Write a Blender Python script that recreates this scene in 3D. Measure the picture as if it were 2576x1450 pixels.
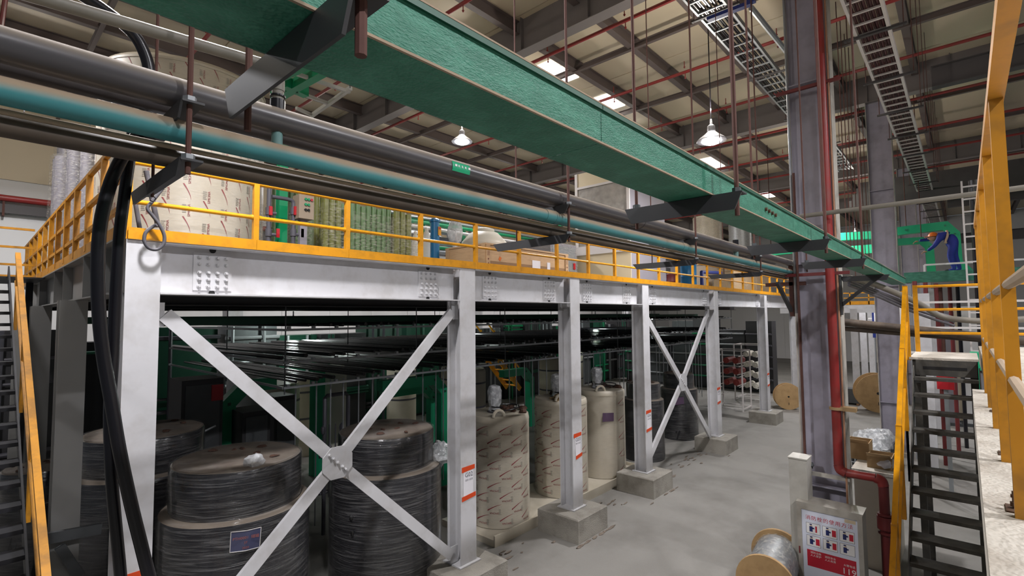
import bpy, math, random
from mathutils import Vector, Matrix
random.seed(7)
for o in list(bpy.data.objects): bpy.data.objects.remove(o)
SC = bpy.context.scene
COL = SC.collection
# ---------------------------------------------------------------- camera
ZC = 4.2
FP = 1255.0
RGT = Vector((0.67163506, -0.74082663, -0.00906912))
DWN = Vector((0.03538025, 0.04429801, -0.99839167))
FWD = Vector((0.74003688, 0.67023398, 0.05596273))
CAMP = Vector((0, 0, ZC))
cd = bpy.data.cameras.new('camera')
cd.sensor_width = 36.0
cd.lens = FP / 2576 * 36
cd.clip_start = 0.05
cd.clip_end = 300
cam = bpy.data.objects.new('camera', cd)
COL.objects.link(cam)
m3 = Matrix((RGT, -DWN, -FWD)).transposed()
cam.matrix_world = Matrix.Translation(CAMP) @ m3.to_4x4()
SC.camera = cam
# ---------------------------------------------------------------- world, exposure
w = bpy.data.worlds.new('world'); SC.world = w
w.use_nodes = True
w.node_tree.nodes['Background'].inputs[0].default_value = (0.80, 0.88, 1.0, 1)
w.node_tree.nodes['Background'].inputs[1].default_value = 0.115
SC.view_settings.view_transform = 'Standard'
SC.view_settings.look = 'None'
SC.view_settings.gamma = 1.0
SC.view_settings.exposure = -0.12
SC.view_settings.use_curve_mapping = False
SC.cycles.use_denoising = True
SC.cycles.max_bounces = 3
SC.cycles.diffuse_bounces = 2
SC.cycles.glossy_bounces = 2
SC.cycles.transmission_bounces = 2
SC.cycles.use_adaptive_sampling = True
SC.cycles.adaptive_threshold = 0.14

SC.cycles.sample_clamp_indirect = 6
SC.cycles.transparent_max_bounces = 8
LAMP_W = 290.0
# ---------------------------------------------------------------- helpers
def ray(x, y):
    return (RGT * (x - 1288) + DWN * (y - 725) + FWD * FP).normalized()
def PY(x, y, Y): r = ray(x, y); return CAMP + r * (Y / r.y)
def PX(x, y, X): r = ray(x, y); return CAMP + r * (X / r.x)
def PZ(x, y, Z): r = ray(x, y); return CAMP + r * ((Z - ZC) / r.z)
V = Vector
def circ(xl, xr, y, Yc):
    a = [math.atan2(ray(x, y).y, ray(x, y).x) for x in (xl, xr)]
    m = (a[0] + a[1]) / 2; h = abs(a[0] - a[1]) / 2; d = Yc / math.sin(m)
    return d * math.cos(m), d * math.sin(h)
class MB:
    def __init__(s): s.v = []; s.f = []; s.sm = []
    def add(s, vs, fs, smooth=False):
        b = len(s.v); s.v += [V(p) for p in vs]
        for f in fs:
            s.f.append([b + i for i in f]); s.sm.append(smooth)
        return s
    def box(s, x0, x1, y0, y1, z0, z1):
        return s.add([(x0,y0,z0),(x1,y0,z0),(x1,y1,z0),(x0,y1,z0),(x0,y0,z1),(x1,y0,z1),(x1,y1,z1),(x0,y1,z1)],
            [(3,2,1,0),(4,5,6,7),(0,1,5,4),(1,2,6,5),(2,3,7,6),(3,0,4,7)])
    def cb(s, c, sx, sy, sz):
        return s.box(c[0]-sx/2, c[0]+sx/2, c[1]-sy/2, c[1]+sy/2, c[2]-sz/2, c[2]+sz/2)
    def frame(s, p0, p1, up=(0,0,1)):
        d = (V(p1) - V(p0)).normalized(); u = V(up)
        if abs(d.dot(u)) > .98: u = V((0,1,0)) if abs(d.y) < .9 else V((1,0,0))
        a = d.cross(u).normalized(); return d, a, a.cross(d).normalized()
    def prof(s, p0, p1, poly, up=(0,0,1), smooth=False, caps=True):
        # extrude polygon (a,b) [a sideways, b up] from p0 to p1
        p0 = V(p0); p1 = V(p1); d, a, u = s.frame(p0, p1, up); n = len(poly)
        vs = [p + a*q[0] + u*q[1] for p in (p0, p1) for q in poly]
        fs = [(i, (i+1) % n, n+(i+1) % n, n+i) for i in range(n)]
        s.add(vs, fs, smooth)
        if caps:
            b = len(s.v) - 2*n
            s.f.append([b+i for i in reversed(range(n))]); s.f.append([b+n+i for i in range(n)]); s.sm += [False, False]
        return s
    def bar(s, p0, p1, w, h, up=(0,0,1)):
        return s.prof(p0, p1, [(-w/2,-h/2),(w/2,-h/2),(w/2,h/2),(-w/2,h/2)], up)
    def ibeam(s, p0, p1, w, h, tw=.012, tf=.016, up=(0,0,1)):
        a, b = w/2, h/2
        return s.prof(p0, p1, [(-a,-b),(a,-b),(a,-b+tf),(tw/2,-b+tf),(tw/2,b-tf),(a,b-tf),(a,b),(-a,b),(-a,b-tf),(-tw/2,b-tf),(-tw/2,-b+tf),(-a,-b+tf)], up)
    def angle(s, p0, p1, w, h, t=.008, up=(0,0,1)):
        # L section: leg w sideways at the bottom, leg h up
        return s.prof(p0, p1, [(0,0),(w,0),(w,t),(t if w > 0 else -t,t),(t if w > 0 else -t,h),(0,h)], up)
    def chan(s, p0, p1, w, h, t=.008, up=(0,0,1)):
        a = w/2
        return s.prof(p0, p1, [(-a,0),(a,0),(a,h),(a-t,h),(a-t,t),(-a+t,t),(-a+t,h),(-a,h)], up)
    def cyl(s, p0, p1, r, r1=None, n=14):
        r1 = r if r1 is None else r1
        p0 = V(p0); p1 = V(p1); d, a, u = s.frame(p0, p1)
        vs = [p + (a*math.cos(t) + u*math.sin(t))*q for p, q in ((p0, r), (p1, r1)) for t in [2*math.pi*i/n for i in range(n)]]
        s.add(vs, [(i, (i+1) % n, n+(i+1) % n, n+i) for i in range(n)], True)
        b = len(s.v) - 2*n
        s.f.append([b+i for i in reversed(range(n))]); s.f.append([b+n+i for i in range(n)]); s.sm += [False, False]
        return s
    def tube(s, pts, r, n=8, closed=False):
        pts = [V(p) for p in pts]; m = len(pts); vs = []; u = None
        for i, p in enumerate(pts):
            if closed: d = (pts[(i+1) % m] - pts[i-1]).normalized()
            else: d = (pts[min(i+1, m-1)] - pts[max(i-1, 0)]).normalized()
            if u is None:
                u = V((0,0,1)) if abs(d.z) < .9 else V((1,0,0))
            a = d.cross(u).normalized(); u = a.cross(d).normalized()
            rr = r[i] if isinstance(r, (list, tuple)) else r
            vs += [p + (a*math.cos(2*math.pi*k/n) + u*math.sin(2*math.pi*k/n))*rr for k in range(n)]
        fs = []
        for i in range(m if closed else m-1):
            j = (i+1) % m
            fs += [(i*n+k, i*n+(k+1) % n, j*n+(k+1) % n, j*n+k) for k in range(n)]
        s.add(vs, fs, True)
        if not closed:
            b = len(s.v) - m*n
            s.f.append([b+k for k in reversed(range(n))]); s.f.append([b+(m-1)*n+k for k in range(n)]); s.sm += [False, False]
        return s
    def lathe(s, c, prof, n=32, jit=0.0, smooth=True, oval=None, seed=0):
        rnd = random.Random(seed); c = V(c); vs = []
        ph = [rnd.uniform(0, 6.28) for _ in range(4)]
        for k, (r, z) in enumerate(prof):
            for i in range(n):
                t = 2*math.pi*i/n
                q = r + (jit*(math.sin(3*t+ph[0]+z*4) + math.sin(7*t+ph[1]-z*6)*.6 + rnd.uniform(-.7,.7)) if jit and r > .02 else 0)
                vs.append(c + V((q*math.cos(t), q*math.sin(t), z + (jit*rnd.uniform(-.5,.5) if jit else 0))))
        fs = []
        for k in range(len(prof)-1):
            fs += [(k*n+i, k*n+(i+1) % n, (k+1)*n+(i+1) % n, (k+1)*n+i) for i in range(n)]
        s.add(vs, fs, smooth)
        b = len(s.v) - len(prof)*n
        if prof[0][0] > .001: s.f.append([b+i for i in reversed(range(n))]); s.sm.append(False)
        if prof[-1][0] > .001: s.f.append([b+(len(prof)-1)*n+i for i in range(n)]); s.sm.append(False)
        return s
    def poly(s, pts, vec):
        pts = [V(p) for p in pts]; n = len(pts); vec = V(vec)
        return s.add(pts + [p+vec for p in pts], [tuple(reversed(range(n))), tuple(range(n, 2*n))] + [(i, (i+1) % n, n+(i+1) % n, n+i) for i in range(n)])
    def blob(s, c, rx, ry, rz, n=14, jit=.12, seed=0, flat=True):
        rnd = random.Random(seed); c = V(c); vs = []; m = n//2+1
        for j in range(m):
            ph = math.pi*j/(m-1) - math.pi/2
            for i in range(n):
                t = 2*math.pi*i/n; q = 1 + (rnd.uniform(-jit, jit) if 0 < j < m-1 else 0)
                z = math.sin(ph)
                if flat and z < -.55: z = -.55
                vs.append(c + V((rx*q*math.cos(ph)*math.cos(t), ry*q*math.cos(ph)*math.sin(t), rz*q*z)))
        return s.add(vs, [(j*n+i, j*n+(i+1) % n, (j+1)*n+(i+1) % n, (j+1)*n+i) for j in range(m-1) for i in range(n)], True)
    def mesh(s, name, mat, off=None):
        me = bpy.data.meshes.new(name)
        o = off or V((0,0,0))
        me.from_pydata([tuple(p - o) for p in s.v], [], s.f)
        me.polygons.foreach_set('use_smooth', s.sm)
        if mat: me.materials.append(M[mat] if isinstance(mat, str) else mat)
        me.update()
        if any(s.sm): me.set_sharp_from_angle(angle=math.radians(38))
        return me
def mesh_obj(name, me, parent=None, loc=(0,0,0), label=None):
    o = bpy.data.objects.new(name, me); COL.objects.link(o); o.location = loc
    if parent: o.parent = parent
    if label: o['label'] = label
    return o
def base_of(p):
    b = V((0,0,0))
    while p: b = b + p.location; p = p.parent
    return b
def part(name, mb, mat, parent, label=None, stuff=False):
    o = mesh_obj(name, mb.mesh(name, mat, base_of(parent)), parent, label=label)
    if stuff: o['kind'] = 'stuff'
    return o
def thing(name, label, cat, group=None, loc=(0,0,0)):
    o = bpy.data.objects.new(name, None); COL.objects.link(o); o.location = loc; o.empty_display_size = .1
    o['label'] = label; o['category'] = cat
    if group: o['group'] = group
    return o
def solo(name, mb, mat, label, cat, group=None, stuff=False):
    o = mesh_obj(name, mb.mesh(name, mat)); o['label'] = label; o['category'] = cat
    if group: o['group'] = group
    if stuff: o['kind'] = 'stuff'
    return o
def struct(name, mb, mat, label=None):
    o = mesh_obj(name, mb.mesh(name, mat)); o['kind'] = 'structure'
    if label: o['label'] = label
    return o
def share(name, me, parent, loc):
    return mesh_obj(name, me, parent, V(loc) - base_of(parent))
def bez(ps, n=24):
    # Catmull-Rom through points
    ps = [V(p) for p in ps]; q = [ps[0]*2-ps[1]] + ps + [ps[-1]*2-ps[-2]]; out = []
    m = max(2, n//(len(ps)-1))
    for i in range(1, len(q)-2):
        for k in range(m):
            t = k/m; a, b, c, d = q[i-1], q[i], q[i+1], q[i+2]
            out.append(((b*2) + (c-a)*t + (a*2-b*5+c*4-d)*t*t + (b*3-a-c*3+d)*t*t*t)*.5)
    return out + [ps[-1]]
# ---------------------------------------------------------------- materials
def lin(h):
    c = [int(h[i:i+2], 16)/255 for i in (0,2,4)]
    return tuple(x/12.92 if x <= .04045 else ((x+.055)/1.055)**2.4 for x in c)
M = {}
def mat(name, hx, rough=.55, metal=0, var=.12, scale=3.0, bump=0, bscale=40, dirt=None, damt=.5, dscale=1.2, coat=0, stretch=None, spec=None, top=None, tlo=.0, thi=.55):
    m = bpy.data.materials.new(name); m.use_nodes = True; nt = m.node_tree; N = nt.nodes; L = nt.links
    b = N['Principled BSDF']; c = lin(hx)
    b.inputs['Roughness'].default_value = rough; b.inputs['Metallic'].default_value = metal
    if spec is not None: b.inputs['Specular IOR Level'].default_value = spec
    if coat: b.inputs['Coat Weight'].default_value = coat; b.inputs['Coat Roughness'].default_value = .12
    tc = N.new('ShaderNodeTexCoord'); mp = N.new('ShaderNodeMapping'); L.new(tc.outputs['Object'], mp.inputs[0])
    if stretch: mp.inputs['Scale'].default_value = stretch
    nz = N.new('ShaderNodeTexNoise'); nz.inputs['Scale'].default_value = scale; nz.inputs['Detail'].default_value = 2
    L.new(mp.outputs[0], nz.inputs['Vector'])
    mx = N.new('ShaderNodeMix'); mx.data_type = 'RGBA'
    mx.inputs[6].default_value = tuple(x*(1-var) for x in c) + (1,); mx.inputs[7].default_value = tuple(min(1, x*(1+var)) for x in c) + (1,)
    L.new(nz.outputs['Fac'], mx.inputs[0]); out = mx.outputs[2]
    if dirt:
        n2 = N.new('ShaderNodeTexNoise'); n2.inputs['Scale'].default_value = dscale; n2.inputs['Detail'].default_value = 4; n2.inputs['Roughness'].default_value = .65
        L.new(mp.outputs[0], n2.inputs['Vector'])
        rp = N.new('ShaderNodeValToRGB'); rp.color_ramp.elements[0].position = .46; rp.color_ramp.elements[1].position = .66
        rp.color_ramp.elements[1].color = (damt,)*3 + (1,); rp.color_ramp.elements[0].color = (0,0,0,1)
        L.new(n2.outputs['Fac'], rp.inputs[0])
        m2 = N.new('ShaderNodeMix'); m2.data_type = 'RGBA'; m2.inputs[7].default_value = lin(dirt) + (1,)
        L.new(rp.outputs[0], m2.inputs[0]); L.new(out, m2.inputs[6]); out = m2.outputs[2]
    if top:
        # dust settled on upward-facing surface
        ge = N.new('ShaderNodeNewGeometry'); sx = N.new('ShaderNodeSeparateXYZ'); L.new(ge.outputs['True Normal'] if False else ge.outputs['Normal'], sx.inputs[0])
        ad = N.new('ShaderNodeMath'); ad.operation = 'MULTIPLY_ADD'; ad.inputs[1].default_value = .5; L.new(nz.outputs['Fac'], ad.inputs[0])
        sb = N.new('ShaderNodeMath'); sb.operation = 'SUBTRACT'; sb.inputs[1].default_value = .25; L.new(sx.outputs['Z'], ad.inputs[2]); L.new(ad.outputs[0], sb.inputs[0])
        mr = N.new('ShaderNodeMapRange'); mr.interpolation_type = 'SMOOTHSTEP'; mr.inputs['From Min'].default_value = tlo; mr.inputs['From Max'].default_value = thi; L.new(sb.outputs[0], mr.inputs['Value'])
        m4 = N.new('ShaderNodeMix'); m4.data_type = 'RGBA'; m4.inputs[7].default_value = lin(top) + (1,)
        L.new(mr.outputs[0], m4.inputs[0]); L.new(out, m4.inputs[6]); out = m4.outputs[2]
        mr2 = N.new('ShaderNodeMapRange'); mr2.inputs['To Min'].default_value = rough; mr2.inputs['To Max'].default_value = .85; L.new(mr.outputs[0], mr2.inputs['Value']); L.new(mr2.outputs[0], b.inputs['Roughness'])
    L.new(out, b.inputs['Base Color'])
    if bump:
        n3 = N.new('ShaderNodeTexNoise'); n3.inputs['Scale'].default_value = bscale; n3.inputs['Detail'].default_value = 1
        L.new(mp.outputs[0], n3.inputs['Vector'])
        bp = N.new('ShaderNodeBump'); bp.inputs['Strength'].default_value = bump; bp.inputs['Distance'].default_value = .02
        L.new(n3.outputs['Fac'], bp.inputs['Height']); L.new(bp.outputs[0], b.inputs['Normal'])
    M[name] = m; return m
def film_mat(name, tint, op=.3, rough=.12, stretch=(1,1,14), sc=6, bump=.5, thr=.55):
    # clear stretch film: mostly see-through, glossy wrinkles
    m = bpy.data.materials.new(name); m.use_nodes = True; nt = m.node_tree; N = nt.nodes; L = nt.links
    for n in list(N): N.remove(n)
    out = N.new('ShaderNodeOutputMaterial'); tr = N.new('ShaderNodeBsdfTransparent'); pb = N.new('ShaderNodeBsdfPrincipled')
    pb.inputs['Base Color'].default_value = lin(tint) + (1,); pb.inputs['Roughness'].default_value = rough; pb.inputs['Specular IOR Level'].default_value = .9
    tc = N.new('ShaderNodeTexCoord'); mp = N.new('ShaderNodeMapping'); mp.inputs['Scale'].default_value = stretch
    L.new(tc.outputs['Object'], mp.inputs[0])
    nz = N.new('ShaderNodeTexNoise'); nz.inputs['Scale'].default_value = sc; nz.inputs['Detail'].default_value = 3; nz.inputs['Distortion'].default_value = .6
    L.new(mp.outputs[0], nz.inputs['Vector'])
    rp = N.new('ShaderNodeValToRGB'); rp.color_ramp.elements[0].position = .42; rp.color_ramp.elements[1].position = .72
    if thr is None: rp.color_ramp.elements[0].color = (op*.55,)*3 + (1,); rp.color_ramp.elements[1].color = (min(1, op*1.3),)*3 + (1,)
    else: rp.color_ramp.elements[0].position = thr-.1; rp.color_ramp.elements[1].position = thr+.16; rp.color_ramp.elements[0].color = (.035,)*3 + (1,); rp.color_ramp.elements[1].color = (op,)*3 + (1,)
    L.new(nz.outputs['Fac'], rp.inputs[0])
    bp = N.new('ShaderNodeBump'); bp.inputs['Strength'].default_value = bump; bp.inputs['Distance'].default_value = .05
    L.new(nz.outputs['Fac'], bp.inputs['Height']); L.new(bp.outputs[0], pb.inputs['Normal'])
    mx = N.new('ShaderNodeMixShader'); L.new(rp.outputs[0], mx.inputs[0]); L.new(tr.outputs[0], mx.inputs[1]); L.new(pb.outputs[0], mx.inputs[2])
    L.new(mx.outputs[0], out.inputs[0]); M[name] = m; return m
def emit(name, rgb, s):
    m = bpy.data.materials.new(name); m.use_nodes = True; N = m.node_tree.nodes; b = N['Principled BSDF']
    b.inputs['Base Color'].default_value = rgb + (1,); b.inputs['Emission Color'].default_value = rgb + (1,); b.inputs['Emission Strength'].default_value = s
    M[name] = m
mat('concrete', '8c8983', .72, var=.12, scale=.7, bump=.25, bscale=60, dirt='625e58', damt=.4, dscale=.55)
mat('pad_concrete', '9c978d', .8, var=.15, scale=4, bump=.4, bscale=50, dirt='6f6a61', damt=.5, dscale=3)
mat('ledge_concrete', 'cfc8bb', .8, var=.1, scale=5, bump=.4, bscale=60, dirt='8a7a68', damt=.4, dscale=4)
mat('cream_panel', 'dfd0b4', .6, var=.04, scale=1)
mat('white_panel', 'dedddb', .55, var=.04, scale=1)
mat('roof_steel', '6b5f5b', .6, var=.1, scale=2)
mat('dark_steel', '4c4848', .6, var=.1, scale=2)
mat('rafter_steel', '827b79', .6, var=.08, scale=1)
mat('white_steel', 'd2d1d3', .42, var=.05, scale=2, dirt='a59f98', damt=.35, dscale=2.2)
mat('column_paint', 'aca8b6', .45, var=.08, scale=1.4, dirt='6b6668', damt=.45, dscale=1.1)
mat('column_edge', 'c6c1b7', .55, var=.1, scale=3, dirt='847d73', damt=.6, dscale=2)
mat('yellow', 'e0980e', .38, var=.08, scale=4, dirt='b07a18', damt=.55, dscale=6)
mat('yellow_rail', 'e8a012', .3, var=.06, scale=4, dirt='a9792a', damt=.5, dscale=5)
mat('yellow_old', 'cf8d1c', .5, var=.14, scale=6, dirt='8f6526', damt=.6, dscale=5)
mat('green_grp', '2f745d', .5, var=.16, scale=9, bump=.25, bscale=90, dirt='63b195', damt=.3, dscale=7, stretch=(1,1,3))
mat('green_duct', '1fa877', .4, var=.08, scale=3)
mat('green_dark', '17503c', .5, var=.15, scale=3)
mat('green_post', '0f8a58', .35, var=.08, scale=3)
mat('pipe_black', '4d4a4c', .3, var=.12, scale=4, stretch=(.4,1,1), top='8f8477', tlo=.05, thi=.75)
mat('pipe_dust', '8a8074', .75, var=.18, scale=6, stretch=(.5,1,1))
mat('pipe_teal', '43898d', .42, var=.14, scale=4, stretch=(.5,1,1), top='9c8a74', tlo=-.32, thi=.5)
mat('dust_brown', 'a3907a', .85, var=.15, scale=9, stretch=(.5,1,1))
mat('pipe_brown', '4b4036', .6, var=.2, scale=5, dirt='7a6a58', damt=.4, dscale=3, stretch=(.4,1,1))
mat('pipe_grey', '7f7a70', .5, var=.14, scale=5)
mat('galv', '9a9da0', .45, metal=.5, var=.12, scale=8)
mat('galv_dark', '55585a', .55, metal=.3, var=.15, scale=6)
mat('bracket', '3b3b3d', .5, var=.15, scale=5)
mat('rust_rod', '5a3a32', .8, var=.25, scale=20)
mat('rust', '5d4534', .9, var=.3, scale=30)
mat('red_pipe', '97302e', .42, var=.12, scale=5, dirt='7a4a42', damt=.5, dscale=3)
mat('red_dark', '702a2a', .5, var=.15, scale=4)
mat('rubber', '17161b', .28, var=.2, scale=6)
mat('grey_cable', '59575c', .45, var=.15, scale=6)
mat('tank_beige', 'c6bdab', .42, var=.06, scale=3, dirt='b3a892', damt=.35, dscale=2)
mat('tank_print', '8f2a34', .5, var=.15, scale=9)
mat('print_grey', '9b9587', .6, var=.1, scale=30)
mat('lid_dust', '7a6f63', .85, var=.2, scale=6, dirt='5b4c42', damt=.6, dscale=4)
mat('drum_black', '1c1c20', .2, var=.2, scale=3, coat=.6, bump=.3, bscale=9, stretch=(1,1,10), top='7a6e60', tlo=.5, thi=.85)
mat('rust_debris', '543c31', .9, var=.3, scale=14)
film_mat('film', 'd8d6d4', .2, .1, (1,1,20), 2.2, .7, .57)
film_mat('film_thin', 'e6e2da', .16, .12, (1,1,10), 7, .3, .6)
film_mat('film_bag', 'e6e8ea', .75, .25, (1,1,1), 9, .8, None)
film_mat('film_heavy', 'dcd6c8', .4, .12, (2,2,6), 7, .5, .56)
mat('hdpe_white', 'ebe6d8', .4, var=.03, scale=2)
mat('blue_paint', '1f6f9f', .35, var=.08, scale=4)
mat('blue_deep', '1d2f7a', .5, var=.12, scale=4)
mat('crate', 'c7a47c', .7, var=.12, scale=5, stretch=(1,1,8), bump=.1, bscale=60, dirt='a5815b', damt=.35, dscale=3)
mat('crate_dark', '93714f', .75, var=.15, scale=6)
mat('ply', 'b89668', .7, var=.12, scale=6, dirt='8f6f48', damt=.4, dscale=4)
mat('olive_tube', '7d7f45', .28, var=.12, scale=3, coat=.4)
mat('green_tube', '6d8a5c', .32, var=.12, scale=3, coat=.3)
mat('panel_beige', '9a8a77', .5, var=.05, scale=3)
mat('pvc_grey', '56555c', .4, var=.08, scale=4)
mat('red_plastic', 'b3222b', .35, var=.08, scale=4)
mat('orange_tape', 'd8491a', .5, var=.08, scale=20)
mat('paper', 'e9e6ea', .7, var=.03, scale=20)
mat('ink', '55555f', .7, var=.1, scale=30)
mat('ink_black', '141414', .6, var=.1)
mat('poster_bg', 'dfe3f0', .35, var=.02, scale=6)
mat('poster_red', 'c4273a', .4, var=.05, scale=6)
mat('poster_blue', '26306a', .4, var=.05)
mat('poster_tan', 'd8c6a8', .5, var=.05)
mat('alu_frame', 'b9b4aa', .4, metal=.2, var=.08, scale=5, dirt='8c8273', damt=.4, dscale=4)
mat('cabinet_side', 'c2bfb6', .45, var=.06, scale=3, dirt='9a958a', damt=.4, dscale=2)
mat('cabinet_grey', '8f8b92', .45, var=.04, scale=2)
mat('cabinet_cream', 'd8c8a6', .45, var=.03, scale=2)
mat('trim_white', 'dcd6d2', .4, var=.03)
mat('white_print', 'f2f0ee', .5, var=.02)
mat('stair_dark', '46443f', .6, var=.2, scale=6, dirt='7d776b', damt=.4, dscale=4)
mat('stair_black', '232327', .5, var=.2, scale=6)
mat('cardboard', 'ad9068', .8, var=.1, scale=6)
mat('overall_blue', '27348f', .75, var=.15, scale=9)
mat('overall_dark', '1c2358', .8, var=.15, scale=9)
mat('skin', 'b08468', .6, var=.06)
mat('orange', 'e2742c', .4, var=.05)
mat('reflect', 'c9a98f', .5, var=.1)
mat('lamp_shell', 'c8c9cf', .3, metal=.6, var=.05)
mat('shaded_side_steel', '8c8b88', .5, var=.1, scale=3)  # side steel with its shade put into the grey colour
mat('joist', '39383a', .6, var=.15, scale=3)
mat('roll_red', '8e3a33', .5, var=.2, scale=9)
mat('slab_grey', '6f6c68', .8, var=.15, scale=2)
emit('lamp_glow', (1.0, .97, 1.0), 40)
emit('skylight', (1.0, .98, .97), 5)
ORD = ['first','second','third','fourth','fifth','sixth','seventh','eighth','ninth','tenth','eleventh','twelfth','thirteenth','fourteenth','fifteenth','sixteenth','seventeenth','eighteenth','nineteenth','twentieth','twenty-first','twenty-second','twenty-third','twenty-fourth','twenty-fifth']
# ---------------------------------------------------------------- lettering
def text_pts(s, size, mirror=False):
    cu = bpy.data.curves.new('lettering', 'FONT'); cu.body = s; cu.size = size; cu.align_x = 'CENTER'; cu.align_y = 'CENTER'; cu.resolution_u = 2
    o = bpy.data.objects.new('lettering', cu); COL.objects.link(o)
    dg = bpy.context.evaluated_depsgraph_get(); me = bpy.data.meshes.new_from_object(o.evaluated_get(dg))
    vs = [V((v.co.x, v.co.y, 0)) for v in me.vertices]; fs = [list(p.vertices) for p in me.polygons]
    bpy.data.objects.remove(o); bpy.data.curves.remove(cu); bpy.data.meshes.remove(me)
    return vs, fs
def put_text(mb, s, size, c, ax, ay):
    vs, fs = text_pts(s, size); c = V(c); ax = V(ax); ay = V(ay)
    return mb.add([c + ax*v.x + ay*v.y for v in vs], fs)
# ================================================================ room shell
CEIL = 11.75; WB = 24.0; WF = 52.0
struct('floor', MB().box(-9, WF, -9, WB, -.3, 0), 'concrete', 'dusty grey concrete workshop floor')
ceil = struct('ceiling', MB().box(-9, WF, -9, WB, CEIL+.03, CEIL+.2), 'cream_panel')
pm = MB().box(-2.25, 2.25, -.91, .91, 0, .035).mesh('ceiling_panel', 'cream_panel')
SKY = [(11.4, 12.9), (14.5, 15.8), (23.9, 25.9), (33, 35)]
for i in range(13):
    for j in range(17):
        share('ceiling_panel', pm, ceil, (-6.7+i*4.54, -7.6+j*1.85, CEIL))
for k, (a, b) in enumerate(SKY):
    s = MB()
    for j in range(3): s.box(a+(b-a)*j/3+.03, a+(b-a)*(j+1)/3-.03, 8.72, 9.5, CEIL-.03, CEIL-.01)
    o = struct('window_%d' % (k+1), s, 'skylight', 'bright roof skylight strip')
wb = struct('wall_back', MB().box(-9, WF, WB, WB+.2, 0, CEIL), 'white_panel')
wp = MB().box(-1.18, 1.18, -.03, 0, 0, 8.9).mesh('wall_panel', 'white_panel')
wq = MB().box(-1.18, 1.18, -.05, 0, 9.0, CEIL-.05).mesh('wall_panel', 'cream_panel')
for i in range(25):
    share('wall_panel', wp, wb, (-7.8+i*2.4, WB, 0)); share('wall_panel', wq, wb, (-7.8+i*2.4, WB, 0))
wf = struct('wall_far', MB().box(WF, WF+.2, -9, WB, 0, CEIL), 'white_panel')
wp2 = MB().box(-.03, 0, -1.18, 1.18, 0, CEIL-.1).mesh('wall_panel', 'white_panel')
for i in range(13): share('wall_panel', wp2, wf, (WF, -7.8+i*2.4, 0))
# rafters and purlins
RX = [-.48, 9.36, 19.2, 29.04, 38.9]
ordn = ['nearest', 'second', 'third', 'fourth', 'fifth']
for k, x in enumerate(RX):
    t = thing('roof_rafter', '%s deep grey roof girder crossing the hall from the camera' % ordn[k], 'girder', 'roof girders', (x, 8, 10.85))
    part('bottom_flange', MB().box(x-.16, x+.16, -9, WB, 10.85, 10.87), 'rafter_steel', t)
    part('web', MB().box(x-.01, x+.01, -9, WB, 10.87, CEIL), 'rafter_steel', t)
    s = MB()
    for y in range(-8, 24, 2): s.box(x-.12, x-.012, y-.006, y+.006, 10.87, CEIL)
    part('stiffener', s, 'rafter_steel', t, stuff=True)
names = 0
PYS = [-6.6+1.85*i for i in range(17)]
for i, y in enumerate(PYS):
    for k in range(5):
        a = RX[k]; b = RX[k+1] if k < 4 else WF
        if y < 0 and k < 1: continue
        s = MB().ibeam((a+.03, y, 11.56), (b-.03, y, 11.56), .17, .34)
        solo('roof_purlin', s, 'roof_steel', 'dark grey roof purlin, %s row from the back wall, %s bay between girders' % (ORD[len(PYS)-1-i], ORD[k]), 'purlin', 'roof purlins')
for k in range(4):
    for dx in (2.55, 6.3):
        x = RX[k] + dx
        solo('purlin_strut', MB().ibeam((x, -6, 11.42), (x, WB-.1, 11.42), .1, .16), 'roof_steel',
             'thin grey cross strut below the purlins, %s in the %s roof bay' % ('nearer' if dx < 4 else 'farther', ORD[k]), 'strut', 'purlin struts')
# red sprinkler mains across the roof
spr = MB().cyl((0,0,0), (0,0,-.16), .012, n=6).cyl((0,0,-.16), (0,0,-.2), .03, .012, n=6).mesh('sprinkler_head', 'red_pipe')
for i, x in enumerate([.4, 3.8, 7.2, 10.23, 13.62, 16.95, 20.5, 24.0, 27.4, 30.8, 34.2]):
    t = thing('sprinkler_pipe', 'red sprinkler pipe across the roof, %s from the camera end' % ORD[i], 'pipe', 'roof sprinkler pipes', (x, 8, 11.1))
    part('pipe', MB().cyl((x, -6, 11.1), (x, WB-.2, 11.1), .045, n=8), 'red_pipe', t)
    for y in (3.2, 5.6, 7.9, 10.3, 13.5, 17): 
        share('sprinkler_head', spr, t, (x, y, 11.1))
        share('sprinkler_head', spr, t, (x, y+.02, 11.42))
wpp = thing('wall_pipe', 'red pipe along the top of the white back wall', 'pipe', None, (0, WB-.3, 0))
zz = PY(0, 497, WB-.3).z
part('pipe', MB().cyl((-5, WB-.3, zz), (40, WB-.3, zz), .11, n=10), 'red_pipe', wpp)
s = MB()
for i in range(18): s.box(-4+i*2.4, -3.94+i*2.4, WB-.32, WB-.05, zz-.6, zz+.05)
part('hanger', s, 'rust_rod', wpp, stuff=True)
solo('wall_conduit', MB().bar((-5, WB-.25, zz-.35), (40, WB-.25, zz-.35), .12, .3), 'dark_steel', 'dark conduit duct just under the red wall pipe', 'conduit')
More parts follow.
